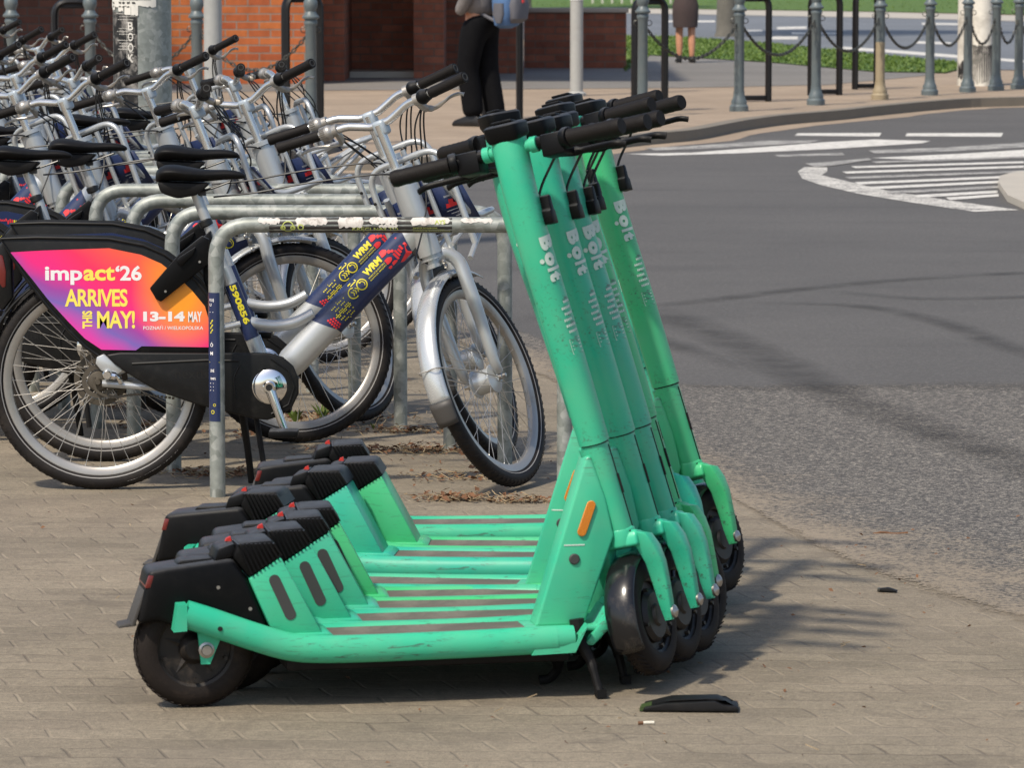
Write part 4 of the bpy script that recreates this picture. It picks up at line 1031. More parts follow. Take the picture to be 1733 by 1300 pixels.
for u0, u1, v0, v1 in [(.13, .20, .002, .03), (.245, .345, -.004, .032), (.375, .455, -.010, .034), (.470, .560, .000, .034), (.597, .72, -.002, .034), (.50, .56, -.012, .006), (.75, .85, .004, .030)]:
    rail_patch(mb, .0256, u0, u1, v0, v1, 16, .008, rd, 1)
mb.build('torn_paper', 'sticker_torn', r0, fixn=False)
mb = MB(); f = railf(.0258)
text(mb, 'KRĘCI NAS TO', .42, -.020, .56, -.006, f, .01); text(mb, 'AYS', .672, .004, .705, .018, railf(.0264), .03)
mb.build('sticker_lettering', 'sticker_ink', r0, fixn=False)
mb = MB(); f = railf(.0262)
for k in range(3): text(mb, 'DLA ROWEROWYCH' if k % 2 else 'ZAPIECIE ROWEROWE', .605, -.010 - .006 * k, .68 + .02 * k, -.006 - .006 * k, f)
for cx in (.208, .238): ring2(mb, cx, -.008, .004, .008, f); 
ring2(mb, .223, -.004, .015, .018, f); ring2(mb, .262, -.006, .006, .010, f)
mb.build('sticker_emblem', 'sticker_ink', r0, fixn=False)
def upf(r): return lambda u, v: V((r * math.sin(u / r), -r * math.cos(u / r), v))
def up_patch(mb, r, u0, u1, z0, z1):
    f = upf(r); n = 10; vs = []
    for k in range(n + 1): u = u0 + (u1 - u0) * k / n; vs += [f(u, z0), f(u, z1)]
    mb.add(vs, [(2 * k, 2 * k + 2, 2 * k + 3, 2 * k + 1) for k in range(n)])
Zr = lambda py: (841 - py) / 551
mb = MB(); up_patch(mb, .0250, -.045, .012, Zr(711), Zr(492)); mb.build('navy_sticker', 'navy_wrap', r0, fixn=False)
mb = MB(); f = upf(.0255)
for s, y0, y1, x0, x1 in [('KUJ', 508, 502, -.022, -.006), ('U', 515, 510, -.022, -.014), ('Ó', 584, 576, -.020, -.009), ('M', 598, 592, -.020, -.010), ('LINE', 627, 622, -.020, -.006), ('roweru', 640, 636, -.020, -.002)]:
    text(mb, s, x0, Zr(y0), x1, Zr(y1), f, .02)
for y in (525, 646, 652, 658): bar2(mb, -.022, Zr(y), -.008, Zr(y), .002, f)
mb.build('sticker_lettering', 'ad_white', r0, fixn=False)
mb = MB()
for k in range(3): bar2(mb, -.019, Zr(545 + 8 * k), -.010, Zr(538 + 8 * k), .004, f)
bar2(mb, -.024, Zr(610), .010, Zr(610), .0035, f); ring2(mb, -.012, Zr(695), .004, .006, f); ring2(mb, -.006, Zr(683), .003, .0045, f)
mb.build('sticker_emblem', 'yellow_ink', r0, fixn=False)

# ------------------------------------------------------------------ rental bikes
def lx(px): return (px - 160) / 545.0
def lz(py): return (829 - py) / 545.0
def L(px, py, y=0.0): return V((lx(px), y, lz(py)))
B_TILT = R(21.5); B_AX = V((-math.sin(B_TILT), 0, math.cos(B_TILT))); B_P = L(722, 426)
WR = .343
def bwheel(parent, off, rear=False):
    off = V(off); y = V((0, 1, 0))
    mb = MB(); prof = [(.3185 + .0245 * math.cos(R(a)), .0235 * math.sin(R(a))) for a in range(-145, 146, 15)]
    mb.lathe(prof, c=off, axis=(0, 1, 0), seg=96)
    for k in range(84):
        a = 2 * math.pi * k / 84
        for s_ in (-1, 1):
            q = [(WR * 1.000, .002), (WR * .9965, .009), (WR * .983, .0185), (WR * .962, .0222)]
            mb.tube([off + V((math.cos(a + .018 * i) * rr, s_ * yy, math.sin(a + .018 * i) * rr)) for i, (rr, yy) in enumerate(q)], .0013, 4, cap=False)
    t = mb.build('tyre', 'tyre_rubber', parent)
    mb = MB()
    for s_ in (-1, 1): mb.lathe([(.3045, s_ * .0209), (.3060, s_ * .0218), (.3075, s_ * .0224)], c=off, axis=(0, 1, 0), seg=72)
    mb.build('reflective_ring', 'sidewall_line', t, fixn=False)
    mb = MB(); mb.lathe([(.2975, -.0150), (.300, -.0135), (.300, .0135), (.2975, .0150), (.281, .0135), (.274, .008), (.272, 0), (.274, -.008), (.281, -.0135)], c=off, axis=(0, 1, 0), seg=80, closed=True)
    rm = mb.build('rim', 'rim_alu', parent)
    mb = MB(); hr = .030 if rear else .034; hw = .032
    for k in range(36):
        a = 2 * math.pi * k / 36; s_ = -1 if k % 2 else 1; da = R(38) * (1 if (k // 2) % 2 else -1); b = a + da
        mb.tube([off + V((math.cos(b) * hr, s_ * hw, math.sin(b) * hr)), off + V((math.cos(a) * .279, s_ * .003, math.sin(a) * .279))], .00105, 4, cap=False)
        mb.tube([off + V((math.cos(a) * .279, s_ * .003, math.sin(a) * .279)), off + V((math.cos(a) * .268, s_ * .004, math.sin(a) * .268))], .0022, 5)
    mb.build('spokes', 'spoke_steel', parent)
    mb = MB()
    if rear:
        mb.lathe([(0, -.06), (.008, -.06), (.012, -.045), (.028, -.042), (.034, -.034), (.026, -.028), (.024, .028), (.036, .034), (.028, .042), (0, .05)], c=off, axis=(0, 1, 0), seg=28)
        mb.lathe([(.038, -.0395), (.052, -.0395), (.052, -.0375), (.038, -.0375)], c=off, axis=(0, 1, 0), seg=36, closed=True)
    else:
        mb.lathe([(0, -.056), (.009, -.056), (.012, -.045), (.030, -.040), (.046, -.034), (.046, -.030), (.038, -.026), (.038, .026), (.046, .030), (.046, .034), (.03, .04), (0, .05)], c=off, axis=(0, 1, 0), seg=32)
    mb.build('hub', 'silver_paint' if not rear else 'chain_dirty', parent)
    if rear:
        mb = MB()
        for ri, ro, yy in ((.066, .084, .040),):
            mb.lathe([(ri, yy), (ro, yy), (ro, yy + .002), (ri, yy + .002)], c=off, axis=(0, 1, 0), seg=48, closed=True)
        for k in range(6):
            a = k * math.pi / 3; mb.tube([off + V((math.cos(a) * .025, .041, math.sin(a) * .025)), off + V((math.cos(a + .5) * .068, .041, math.sin(a + .5) * .068))], .004, 5)
        mb.build('brake_disc', 'chain_dirty', parent)
def rotor(o, m): o.matrix_local = m
def make_bike():
    r = bpy.data.objects.new('rental_bike', None); COL.objects.link(r)
    # ---- frame
    bb = L(452, 648)
    mb = MB()
    dn = [L(488, 610), L(700, 388)]
    d = (dn[1] - dn[0]).normalized(); 
    tubep = [dn[0] - d * .08, dn[0], dn[0].lerp(dn[1], .3), dn[0].lerp(dn[1], .65), dn[1]]
    mb.tube(cr(tubep, 4), [.041] * 4 + [.0475] * 9 + [.046] * 4, 20, flat=.74)
    mb.tube([L(324, 318), L(352, 392), L(385, 487)], .0165, 14)
    mb.tube([L(372, 450), L(450, 645)], .0235, 16)
    mb.tube(cr([L(402, 537), L(425, 545), L(460, 549), L(495, 543), L(525, 528)], 5), .0185, 14)
    mb.tube([L(672, 290), L(722, 428)], [.040, .041], 24)
    mb.tube([L(668, 281), L(671, 289)], .047, 22)
    mb.tube([L(722, 428), L(725, 436)], .036, 22)
    mb.tube([L(640, 455), L(668, 425), L(708, 402)], .012, 10)
    for s_ in (-1, 1):
        mb.tube(cr([L(446, 650, s_ * .02), L(330, 655, s_ * .052), L(168, 644, s_ * .062)], 4), .0115, 10)
        mb.tube(cr([L(400, 545, s_ * .018), L(330, 565, s_ * .05), L(172, 636, s_ * .062)], 4), .0095, 10)
    mb.lathe([(.028, -.04), (.03, -.03), (.03, .03), (.028, .04)], c=bb, axis=(0, 1, 0), seg=20)
    mb.build('frame', 'silver_paint', r)
    # ---- navy wrap with printed motifs on the main tube
    o0 = dn[0]; N = V((-d.z, 0, d.x))                      # u along, v across
    Lw = (dn[1] - dn[0]).length
    rr = .048
    def tf(y_sign, extra=.0):
        def fn(u, v):
            v = max(-rr + .001, min(rr - .001, v)); yy = math.sqrt(max(0, rr * rr - v * v)) * .745 + .0016 + extra
            return o0 + d * u + N * v + V((0, y_sign * yy, 0))
        return fn
    u0, u1 = .158, .520
    mb = MB(); vs = []; n = 26; m = 28
    for i in range(n + 1):
        for j in range(m):
            a = 2 * math.pi * j / m; v = math.cos(a) * rr * 1.004; yy = math.sin(a) * rr * .745
            sk = -.022 * math.cos(a) if i == 0 else (.016 * math.cos(a) if i == n else 0)
            vs.append(o0 + d * (u0 + (u1 - u0) * i / n + sk) + N * v + V((0, yy, 0)))
    mb.add(vs, [(i * m + j, i * m + (j + 1) % m, (i + 1) * m + (j + 1) % m, (i + 1) * m + j) for i in range(n) for j in range(m)])
    wr = mb.build('tube_wrap', 'navy_wrap', r)
    red = MB(); yel = MB()
    for s_ in (-1, 1):
        f = tf(s_)
        # skyline block, islands, grid and honeycomb
        poly2(red, [(u1 - .012, -.034), (u1 - .004, .0), (u1 - .014, .036), (u1 - .020, .036), (u1 - .012, .0), (u1 - .026, -.020), (u1 - .060, -.030), (u1 - .05, -.036)], f)
        for k in range(4): bar2(red, u1 - .055 + .010 * k, -.018 + .004 * k, u1 - .055 + .010 * k, .006 + .004 * (k % 2), .007, f)
        ring2(red, u1 - .052, .014, 0, .005, f, n=10)
        for cu, cv, a, b in [(u1 - .078, .030, .012, .012), (u1 - .060, .020, .006, .007), (u1 - .082, .002, .012, .011), (u1 - .072, -.016, .010, .006), (u1 - .092, -.018, .006, .005)]:
            poly2(red, [(cu + a * math.cos(t) * (1 + .25 * math.sin(3 * t + cu * 90)), cv + b * math.sin(t) * (1 + .2 * math.cos(2 * t))) for t in [R(24 * k) for k in range(15)]], f)
        for i in range(7):
            for j in range(5):
                uu, vv = u0 - .010 + i * .0085, -.030 + j * .0085 + (i % 2) * .004
                if uu > u0 + .008 and (uu - u0 - .01) ** 2 + (vv + .012) ** 2 < .0009: ring2(red, uu, vv, 0, .0037, f, n=6)
        if s_ < 0:
            text(yel, 'WRM', .355, .014, .425, .036, f, .05)
            text(yel, 'WROCŁAWSKI', .355, .0035, .425, .009, f, .01); text(yel, 'ROWER MIEJSKI', .355, -.0055, .425, .000, f, .01)
        else:
            g = lambda u, v: f(.76 - u, v)
            text(yel, 'WRM', .345, .014, .415, .036, g, .05)
        c1, c2, cv = .290, .328, .010
        ring2(yel, c1, cv, .0145, .018, f, 50, 290); ring2(yel, c2, cv, .0145, .018, f, -180, 180); ring2(yel, c2, cv, .008, .0105, f, -60, 120)
        for k in range(3):
            q = c1 - .004 + .009 * k; bar2(yel, q, cv + .008, q + .006, cv, .0032, f); bar2(yel, q, cv - .008, q + .006, cv, .0032, f)
        bar2(yel, c1 + .008, .031, c2 - .008, .031, .003, f); bar2(yel, c1 + .002, .038, c1 + .014, .038, .003, f); bar2(yel, c2 - .008, .038, c2, .016, .003, f)
        for i in range(9):
            for j in range(6):
                if (i + j) % 4: bar2(yel, .203 + i * .0065, -.030 + j * .0105, .207 + i * .0065, -.030 + j * .0105, .0035, f)
        bar2(yel, .196, -.004, .262, -.004, .0025, f); bar2(yel, .230, -.036, .230, .030, .0028, f)
    red.build('red_motif', 'red_ink', wr, fixn=False, smooth=False); yel.build('yellow_lettering', 'yellow_ink', wr, fixn=False, smooth=False)
    # navy sleeve with the fleet number on the seat tube
    a0, a1 = L(384, 478), L(420, 570); e1 = (a1 - a0).normalized(); e2 = V((-e1.z, 0, e1.x))
    mb = MB(); mb.tube([a0, a1], .0245, 18, cap=False); sl_ = mb.build('number_sleeve', 'navy_wrap', r)
    # ---- saddle
    mb = MB(); st = [(258, 299, .020, .020), (266, 292, .072, .030), (285, 290, .082, .032), (306, 292, .078, .030), (330, 295, .055, .026), (350, 295, .036, .022), (380, 293, .026, .020), (400, 294, .020, .016), (411, 296, .009, .008)]
    vs = []
    for px, py, w, h in st:
        c = L(px, py)
        for k in range(16):
            a = 2 * math.pi * k / 16; yy = math.cos(a) * w * (1 if abs(math.cos(a)) < 1 else 1); zz_ = math.sin(a) * h * (.62 if math.sin(a) > 0 else 1.0) * (1 if abs(math.cos(a)) < .8 or math.sin(a) < 0 else .8)
            vs.append(c + V((0, yy, zz_ + h * .3)))
    mb.add(vs, [(i * 16 + k, i * 16 + (k + 1) % 16, (i + 1) * 16 + (k + 1) % 16, (i + 1) * 16 + k) for i in range(len(st) - 1) for k in range(16)] + [tuple(range(16)), tuple((len(st) - 1) * 16 + k for k in range(16))])
    sd = mb.build('saddle', 'black_matt', r); md = sd.modifiers.new('s', 'SUBSURF'); md.levels = md.render_levels = 2
    mb = MB(); mb.prism([(lx(262), lz(302)), (lx(268), lz(322)), (lx(296), lz(332)), (lx(330), lz(326)), (lx(352), lz(306))], -.045, .045); mb.build('saddle_base', 'black_matt', sd, bevel=.012)
    mb = MB()
    for s_ in (-1, 1): mb.tube(cr([L(280, 318, s_ * .03), L(320, 322, s_ * .02), L(345, 318, s_ * .02), L(385, 304, s_ * .015)], 4), .0035, 6)
    mb.build('saddle_rail', 'cable_black', sd)
    mb = MB(); mb.lathe([(.018, 0), (.022, .004), (.022, .02), (.018, .024)], c=L(345, 380), axis=(L(324, 318) - L(352, 392)).normalized(), seg=18); mb.box(L(330, 322), (.05, .03, .02)); mb.build('seat_clamp', 'cable_black', r)
    # ---- rear wheel and everything round it
    w = bpy.data.objects.new('rear_wheel', None); COL.objects.link(w); w.parent = r; bwheel(w, (0, 0, WR), True)
    mb = MB()
    outer = [(0, 398), (60, 396), (182, 398), (240, 409), (275, 424), (305, 446), (330, 470), (351, 498), (362, 530), (366, 596), (200, 601), (165, 598), (142, 582), (112, 552), (80, 515), (50, 476), (26, 440)]
    inner_ = [(16, 421), (70, 418), (182, 414), (236, 425), (270, 440), (298, 462), (322, 486), (343, 512), (351, 540), (354, 582), (236, 580), (226, 587), (168, 586), (140, 567), (112, 538), (78, 500), (52, 466)]
    mb.prism([(lx(a), lz(b)) for a, b in outer], -.074, -.068)
    sk = mb.build('skirt_guard', 'guard_black', r, bevel=.003)
    mb = MB()
    for i in range(len(outer) - 1):                         # raised rim of the guard
        pass
    mb.tube([L(a, b, -.074) for a, b in outer], .006, 8, closed=True); mb.build('guard_rim', 'guard_black', sk)
    mb = MB(); mb.prism([(lx(a), lz(b)) for a, b in outer], .068, .074); mb.build('skirt_guard', 'guard_black', r, bevel=.002)
    mb = MB(); mb.prism([(lx(a), lz(b)) for a, b in inner_], -.0765, -.0745); pn = mb.build('advert_panel', 'navy_wrap', sk)
    fl = lambda u, v: V((u, -.0775, v))
    red = MB(); yel = MB(); rd = random.Random(9)
    for k in range(26):
        px = 40 + k * 12; py = 424 + max(0, (px - 180)) * .16 + rd.uniform(0, 6); s = rd.uniform(5, 10)
        q = red if rd.random() < .65 else yel
        for j in range(3): bar2(q, lx(px + j * 4), lz(py + s), lx(px + j * 4), lz(py + s * rd.uniform(.0, .4)), .005, fl)
    for k in range(40):
        px = rd.uniform(90, 300); py = rd.uniform(445, 570)
        if px < 60 + (py - 440) * .8: continue
        q = red if rd.random() < .6 else yel
        ring2(q, lx(px), lz(py), .003, .009, fl, n=6) if k % 3 else bar2(q, lx(px), lz(py), lx(px + 20), lz(py - 8), .004, fl)
    red.build('red_motif', 'red_ink', pn, fixn=False, smooth=False); yel.build('yellow_motif', 'yellow_ink', pn, fixn=False, smooth=False)
    # black lock bracket across the guard
    mb = MB(); mb.prism([(lx(251), lz(481)), (lx(300), lz(424)), (lx(340), lz(392)), (lx(352), lz(398)), (lx(350), lz(440)), (lx(270), lz(504)), (lx(262), lz(500))], -.098, -.080)
    mb.prism([(lx(296), lz(436)), (lx(302), lz(428)), (lx(330), lz(410)), (lx(326), lz(424)), (lx(305), lz(444))], -.108, -.098)
    lk = mb.build('lock_bracket', 'black_plastic', r, bevel=.004)
    mb = MB(); mb.prism([(lx(338), lz(398)), (lx(352), lz(385)), (lx(368), lz(470)), (lx(360), lz(520)), (lx(340), lz(470))], -.05, .03); mb.build('bracket_body', 'black_plastic', lk, bevel=.006)
    mb = MB(); mb.lathe([(0, 0), (.004, 0), (.004, .003), (0, .003)], c=L(336, 436, -.099), axis=(0, -1, 0), seg=10); mb.lathe([(0, 0), (.004, 0), (.004, .003), (0, .003)], c=L(278, 486, -.099), axis=(0, -1, 0), seg=10); mb.box(L(344, 402, -.03), (.022, .05, .012)); mb.build('bolt', 'screw_steel', lk)
    # rear fender + light
    mb = MB(); c0 = V((0, 0, WR)); vs = []; n = 24
    for k in range(n + 1):
        a = R(62 + 130 * k / n)
        for j in range(7): b = R(-75 + 150 * j / 6); q = .352 + .012 * math.cos(b); vs.append(c0 + V((math.cos(a) * q, .034 * math.sin(b), math.sin(a) * q)))
    mb.add(vs, [(k * 7 + j, k * 7 + j + 1, k * 7 + j + 8, k * 7 + j + 7) for k in range(n) for j in range(6)])
    o = mb.build('rear_fender', 'guard_black', r); md = o.modifiers.new('s', 'SOLIDIFY'); md.thickness = .003
    mb = MB(); mb.prism([(lx(-14), lz(420)), (lx(0), lz(402)), (lx(14), lz(430)), (lx(16), lz(500)), (lx(-4), lz(525)), (lx(-20), lz(490))], -.03, .03); mb.build('light_housing', 'guard_black', r, bevel=.01)
    mb = MB(); mb.prism([(lx(-14), lz(424)), (lx(1), lz(428)), (lx(6), lz(455)), (lx(5), lz(482)), (lx(-2), lz(484)), (lx(-14), lz(460))], -.034, .034); mb.build('rear_light', 'red_lens', r, bevel=.006)
    # chain guard
    mb = MB(); pts = [(176, 594), (200, 590), (452, 591), (475, 598), (492, 613), (501, 634), (501, 660), (490, 683), (470, 698), (448, 705), (425, 703), (330, 679), (262, 656), (215, 628), (190, 610)]
    mb.prism([(lx(a), lz(b)) for a, b in pts], -.092, -.074); cg = mb.build('chain_guard', 'guard_black', r, bevel=.006, bseg=3)
    mb = MB(); mb.tube([L(a, b, -.094) for a, b in [(455, 600), (484, 620), (494, 648), (484, 678), (455, 694)]], .003, 6)
    fg = lambda u, v: V((u, -.0936, v)); 
    mb.tube([L(220, 609, -.092), L(345, 603, -.092), L(400, 604, -.092)], .004, 6); mb.tube(cr([L(402, 612, -.092), L(392, 635, -.092), L(396, 668, -.092)], 4), .003, 6); mb.build('moulded_rib', 'guard_black', cg)
    mb = MB(); text(mb, 'nextbike', lx(293), lz(634), lx(375), lz(618), lambda u, v: V((u, -.0925, v)), .0); mb.build('embossed_lettering', 'guard_ink', cg, fixn=False)
    mb = MB(); mb.prism([(lx(160), lz(598)), (lx(172), lz(593)), (lx(205), lz(620)), (lx(196), lz(628)), (lx(168), lz(622)), (lx(158), lz(610))], -.084, -.06); mb.build('dropout_plate', 'silver_paint', r, bevel=.004)
    mb = MB(); mb.lathe([(0, -.105), (.012, -.105), (.016, -.098), (.016, -.08), (.010, -.06), (0, -.06)], c=L(178, 628), axis=(0, 1, 0), seg=18); mb.tube(cr([L(178, 628, -.085), L(195, 632, -.085), L(200, 642, -.08)], 4), [.013] * 4 + [.007] * 5, 10); mb.build('gear_box', 'chrome', r)
    mb = MB()
    for k in range(46):
        t = k / 45; p = L(150, 640, -.045).lerp(L(150, 640, -.045), 0); a = cr([L(153, 636, -.045), L(158, 658, -.045), L(185, 668, -.045), L(230, 664, -.045), L(300, 672, -.045)], 12)[k]; mb.box(a, (.008, .006, .007))
    mb.build('chain', 'chain_dirty', r)
    # crank
    mb = MB(); mb.lathe([(0, -.098), (.014, -.100), (.048, -.0965), (.054, -.092), (.054, -.088), (0, -.088)], c=bb, axis=(0, 1, 0), seg=40); ck = mb.build('crank', 'chrome', r)
    e = L(478, 722, -.115)
    mb = MB(); mb.tube([bb + V((0, -.106, 0)), bb.lerp(e, .5) + V((0, -.057, 0)), e], [.017, .0135, .012], 14, flat=.7); mb.lathe([(0, 0), (.020, 0), (.020, -.012), (.016, -.015), (0, -.015)], c=bb + V((0, -.102, 0)), axis=(0, 1, 0), seg=24); mb.build('crank_arm', 'chrome', ck)
    mb = MB(); mb.lathe([(0, 0), (.0105, 0), (.0105, -.003), (0, -.003)], c=bb + V((0, -.1172, 0)), axis=(0, 1, 0), seg=18); mb.build('crank_cap', 'cable_black', ck)
    mb = MB(); mb.box(e + V((0, -.055, 0)), (.09, .085, .022)); mb.build('pedal', 'black_plastic', ck, bevel=.005)
    e2_ = L(424, 572, .115)
    mb = MB(); mb.tube([bb + V((0, .10, 0)), e2_], [.016, .012], 12, flat=.7); mb.build('crank_arm', 'chrome', ck)
    mb = MB(); mb.box(e2_ + V((0, .055, 0)), (.09, .085, .022)); mb.build('pedal', 'black_plastic', ck, bevel=.005)
    mb = MB(); mb.tube(cr([L(395, 650, .02), L(400, 700, .04), L(408, 760, .07), L(414, 824, .10)], 4), .011, 10); mb.tube(cr([L(405, 650, .0), L(425, 700, -.02), L(436, 760, -.04), L(442, 800, -.05)], 4), .009, 10); mb.build('kickstand', 'black_matt', r)
    # ---- steered: fork, wheel, fender, stem, bar, basket
    ax = L(822, 645); ax.x = lx(826); ax.z = WR
    mb = MB(); cw = L(737, 424); mb.tube([L(724, 436), L(729, 450)], .026, 16)
    fk = mb.build('fork', 'silver_paint', r)
    for s_ in (-1, 1):
        mb = MB(); q = [L(731, 440, s_ * .004), L(741, 428, s_ * .030), L(757, 446, s_ * .060), L(768, 490, s_ * .066), L(788, 550, s_ * .064), L(808, 615, s_ * .060), ax + V((-.004, s_ * .056, .015))]
        mb.tube(cr(q, 5), [.022] * 18 + [.021 - .0006 * k for k in range(13)], 14); mb.prism([(ax.x - .012, ax.z + .03), (ax.x + .012, ax.z + .03), (ax.x + .014, ax.z - .012), (ax.x - .010, ax.z - .012)], s_ * .046, s_ * .052)
        mb.build('fork_blade', 'silver_paint', fk)
        mb = MB(); mb.lathe([(0, .052), (.011, .052), (.011, .062), (.007, .064), (.006, .075), (0, .076)], c=ax, axis=(0, s_, 0), seg=12); mb.build('axle_nut', 'screw_steel', fk)
    mb = MB()
    for p in (L(736, 452, -.03), L(742, 470, -.028), L(728, 446, -.034)): mb.lathe([(0, 0), (.008, 0), (.008, -.006), (.005, -.009), (0, -.009)], c=p, axis=(0, 1, 0), seg=10)
    mb.build('bolt', 'screw_steel', fk)
    w = bpy.data.objects.new('front_wheel', None); COL.objects.link(w); w.parent = r; bwheel(w, ax)
    mb = MB(); vs = []; n = 26
    for k in range(n + 1):
        a = R(78 + 122 * k / n)
        for j in range(9): b = R(-85 + 170 * j / 8); q = .348 + .020 * math.cos(b); vs.append(ax + V((math.cos(a) * q, .036 * math.sin(b), math.sin(a) * q)))
    mb.add(vs, [(k * 9 + j, k * 9 + j + 1, k * 9 + j + 10, k * 9 + j + 9) for k in range(n) for j in range(8)])
    ff = mb.build('front_fender', 'fender_silver', r); md = ff.modifiers.new('s', 'SOLIDIFY'); md.thickness = .002
    mb = MB(); vs = []
    for k in range(5):
        a = R(198 + 3.0 * k)
        for j in range(9): b = R(-85 + 170 * j / 8); q = .3515 + .020 * math.cos(b); vs.append(ax + V((math.cos(a) * q, .037 * math.sin(b) * (1 - .12 * k * k / 16), math.sin(a) * q)))
    mb.add(vs, [(k * 9 + j, k * 9 + j + 1, k * 9 + j + 10, k * 9 + j + 9) for k in range(4) for j in range(8)]); o = mb.build('fender_flap', 'grey_flap', ff); md = o.modifiers.new('s', 'SOLIDIFY'); md.thickness = .003
    mb = MB(); a = R(182); fp = ax + V((math.cos(a) * .37, 0, math.sin(a) * .37)); 
    for s_ in (-1, 1): mb.tube(cr([fp, ax + V((math.cos(a) * .36, s_ * .038, math.sin(a) * .36)), ax + V((-.15, s_ * .046, -.0)), ax + V((0, s_ * .05, 0))], 5), .0022, 6)
    mb.build('fender_stay', 'spoke_steel', ff)
    # quill stem and bar
    top = B_P + B_AX * .430; hs = B_P + B_AX * .262
    mb = MB(); mb.tube([hs - B_AX * .02, hs + B_AX * .12, top], [.0145, .0145, .015], 14); mb.lathe([(.016, 0), (.032, .0), (.034, .01), (.026, .014), (.02, .02)], c=hs, axis=B_AX, seg=22); 
    mb.build('handlebar_stem', 'alu_bar', r)
    s_o = [c for c in bpy.data.objects if c.parent == r and base(c.name) == 'handlebar_stem'][0]
    fwd = V((math.cos(B_TILT), 0, math.sin(B_TILT))); ct = top + fwd * .012
    mb = MB(); mb.box(ct - B_AX * .012, (.046, .042, .05), Matrix.Rotation(-B_TILT, 3, 'Y')); mb.build('bar_clamp', 'clamp_grey', s_o, bevel=.010, bseg=3)
    bp = lambda y: ct + V((-(max(0, abs(y) - .04) ** 1.25) * .22, y, max(0, min(abs(y), .11) - .03) * .35))
    mb = MB(); mb.tube([bp(-.34 + .68 * k / 40) for k in range(41)], .0125, 14); hb = mb.build('handlebar', 'alu_bar', r)
    for s_ in (-1, 1):
        mb = MB(); pp = [bp(s_ * (.205 + .0115 * k)) for k in range(13)]
        mb.tube(pp, [.0165, .0175] + [.0168] * 9 + [.0185, .0175], 16); g = mb.build('grip', 'grip_rubber', hb)
        mb = MB(); e_ = (pp[-1] - pp[-2]).normalized(); mb.lathe([(.009, 0), (.012, .0), (.012, .0012), (.009, .0012)], c=pp[-1] + e_ * .0003, axis=e_, seg=20, closed=True); mb.build('grip_ring', 'pad_grey', g)
        mb = MB(); q = [bp(s_ * (.158 + .008 * k)) for k in range(6)]
        mb.tube(q, [.017, .023, .025, .022, .020, .018], 16)
        mb.build('gear_ring' if s_ > 0 else 'twist_shifter', 'rim_alu' if s_ > 0 else 'black_plastic', hb)
        if s_ > 0:
            mb = MB()
            for k in range(22):
                a = 2 * math.pi * k / 22; c = bp(s_ * .186); mb.tube([c + V((math.cos(a) * .0215, -.008, math.sin(a) * .0215)), c + V((math.cos(a) * .0205, .012, math.sin(a) * .0205))], .0022, 4)
            mb.build('bell_knurl', 'rim_alu', hb)
        mb = MB(); c = bp(s_ * .150); mb.lathe([(.0125, -.01), (.019, -.009), (.019, .009), (.0125, .01)], c=c, axis=(0, 1, 0), seg=16)
        mb.tube(cr([c, c + V((.018, 0, -.016)), c + V((.040, s_ * .006, -.026))], 4), [.012] * 9, 10)
        mb.tube(cr([c + V((.034, s_ * .0, -.022)), c + V((.056, s_ * .022, -.026)), c + V((.050, s_ * .06, -.022)), c + V((.030, s_ * .10, -.020)), c + V((.020, s_ * .135, -.024)), c + V((.026, s_ * .148, -.030))], 5), [.011] * 5 + [.008] * 5 + [.006] * 10 + [.0055] * 5 + [.008], 10, flat=.55)
        mb.build('brake_lever', 'rim_alu', hb)
    mb = MB()
    for s_, k in ((-1, 0), (1, 1), (-1, 2), (1, 3)):
        c = bp(s_ * (.145 + .01 * (k > 1))) + V((.03, 0, -.02)); e = B_P + B_AX * (.20 - .03 * k) + fwd * .05
        mb.tube(cr([c, c + V((.045, -s_ * .04, -.03 - .01 * k)), e + V((.04, s_ * .03, .08)), e], 8), .0028, 6)
    mb.tube(cr([bp(-.15) + V((.02, 0, -.02)), bp(-.06) + V((.10, 0, -.05)), B_P + B_AX * .16 + V((.02, -.045, 0)), L(640, 455, -.02)], 8), .0028, 6)
    mb.build('brake_cable', 'cable_black', r)
    mb = MB()
    mb.tube(cr([L(688, 300, -.02), L(640, 290, -.05), L(520, 305, -.03), L(430, 322, .0), L(356, 330, .0)], 7), .0032, 6)
    mb.build('lock_cable', 'cable_black', r)
    # front rack: nested tube hoops ahead of the head tube, navy sign under it
    U = B_AX; c1 = B_P + U * .02 + fwd * .055
    q3 = lambda f, y, u: B_P + fwd * f + V((0, y, 0)) + U * u
    mb = MB()
    mb.tube(rounded([q3(.05, -.135, -.02), q3(.07, -.135, .30), q3(.07, .135, .30), q3(.05, .135, -.02)], .07, 7), .0105, 12)
    mb.tube(rounded([q3(.052, -.05, .285), q3(.055, -.05, -.03)], .05), .009, 10); mb.tube([q3(.052, .05, .285), q3(.055, .05, -.03)], .009, 10)
    mb.tube(rounded([q3(.06, -.10, .20), q3(.13, -.13, .05), q3(.30, -.13, .045), q3(.30, .13, .045), q3(.13, .13, .05), q3(.06, .10, .20)], .05, 6), .0105, 12)
    for y in (-.06, 0, .06): mb.tube([q3(.05, y, .0), q3(.30, y, .045)], .007, 8)
    mb.tube(rounded([q3(.05, -.10, -.06), q3(.24, -.10, .02), q3(.24, .10, .02), q3(.05, .10, -.06)], .04, 5), .009, 10)
    fr = mb.build('front_rack', 'silver_paint', r)
    for k in range(4):
        mb = MB(); p = q3(.06, [-.135, -.05, .05, .135][k], [.20, .285, .285, .20][k]); mb.lathe([(0, 0), (.0055, 0), (.0055, -.002), (0, -.002)], c=p + fwd * -.0125, axis=fwd, seg=10); mb.build('hole_plug', 'cable_black', fr)
    mb = MB(); n_ = 8; vs = []
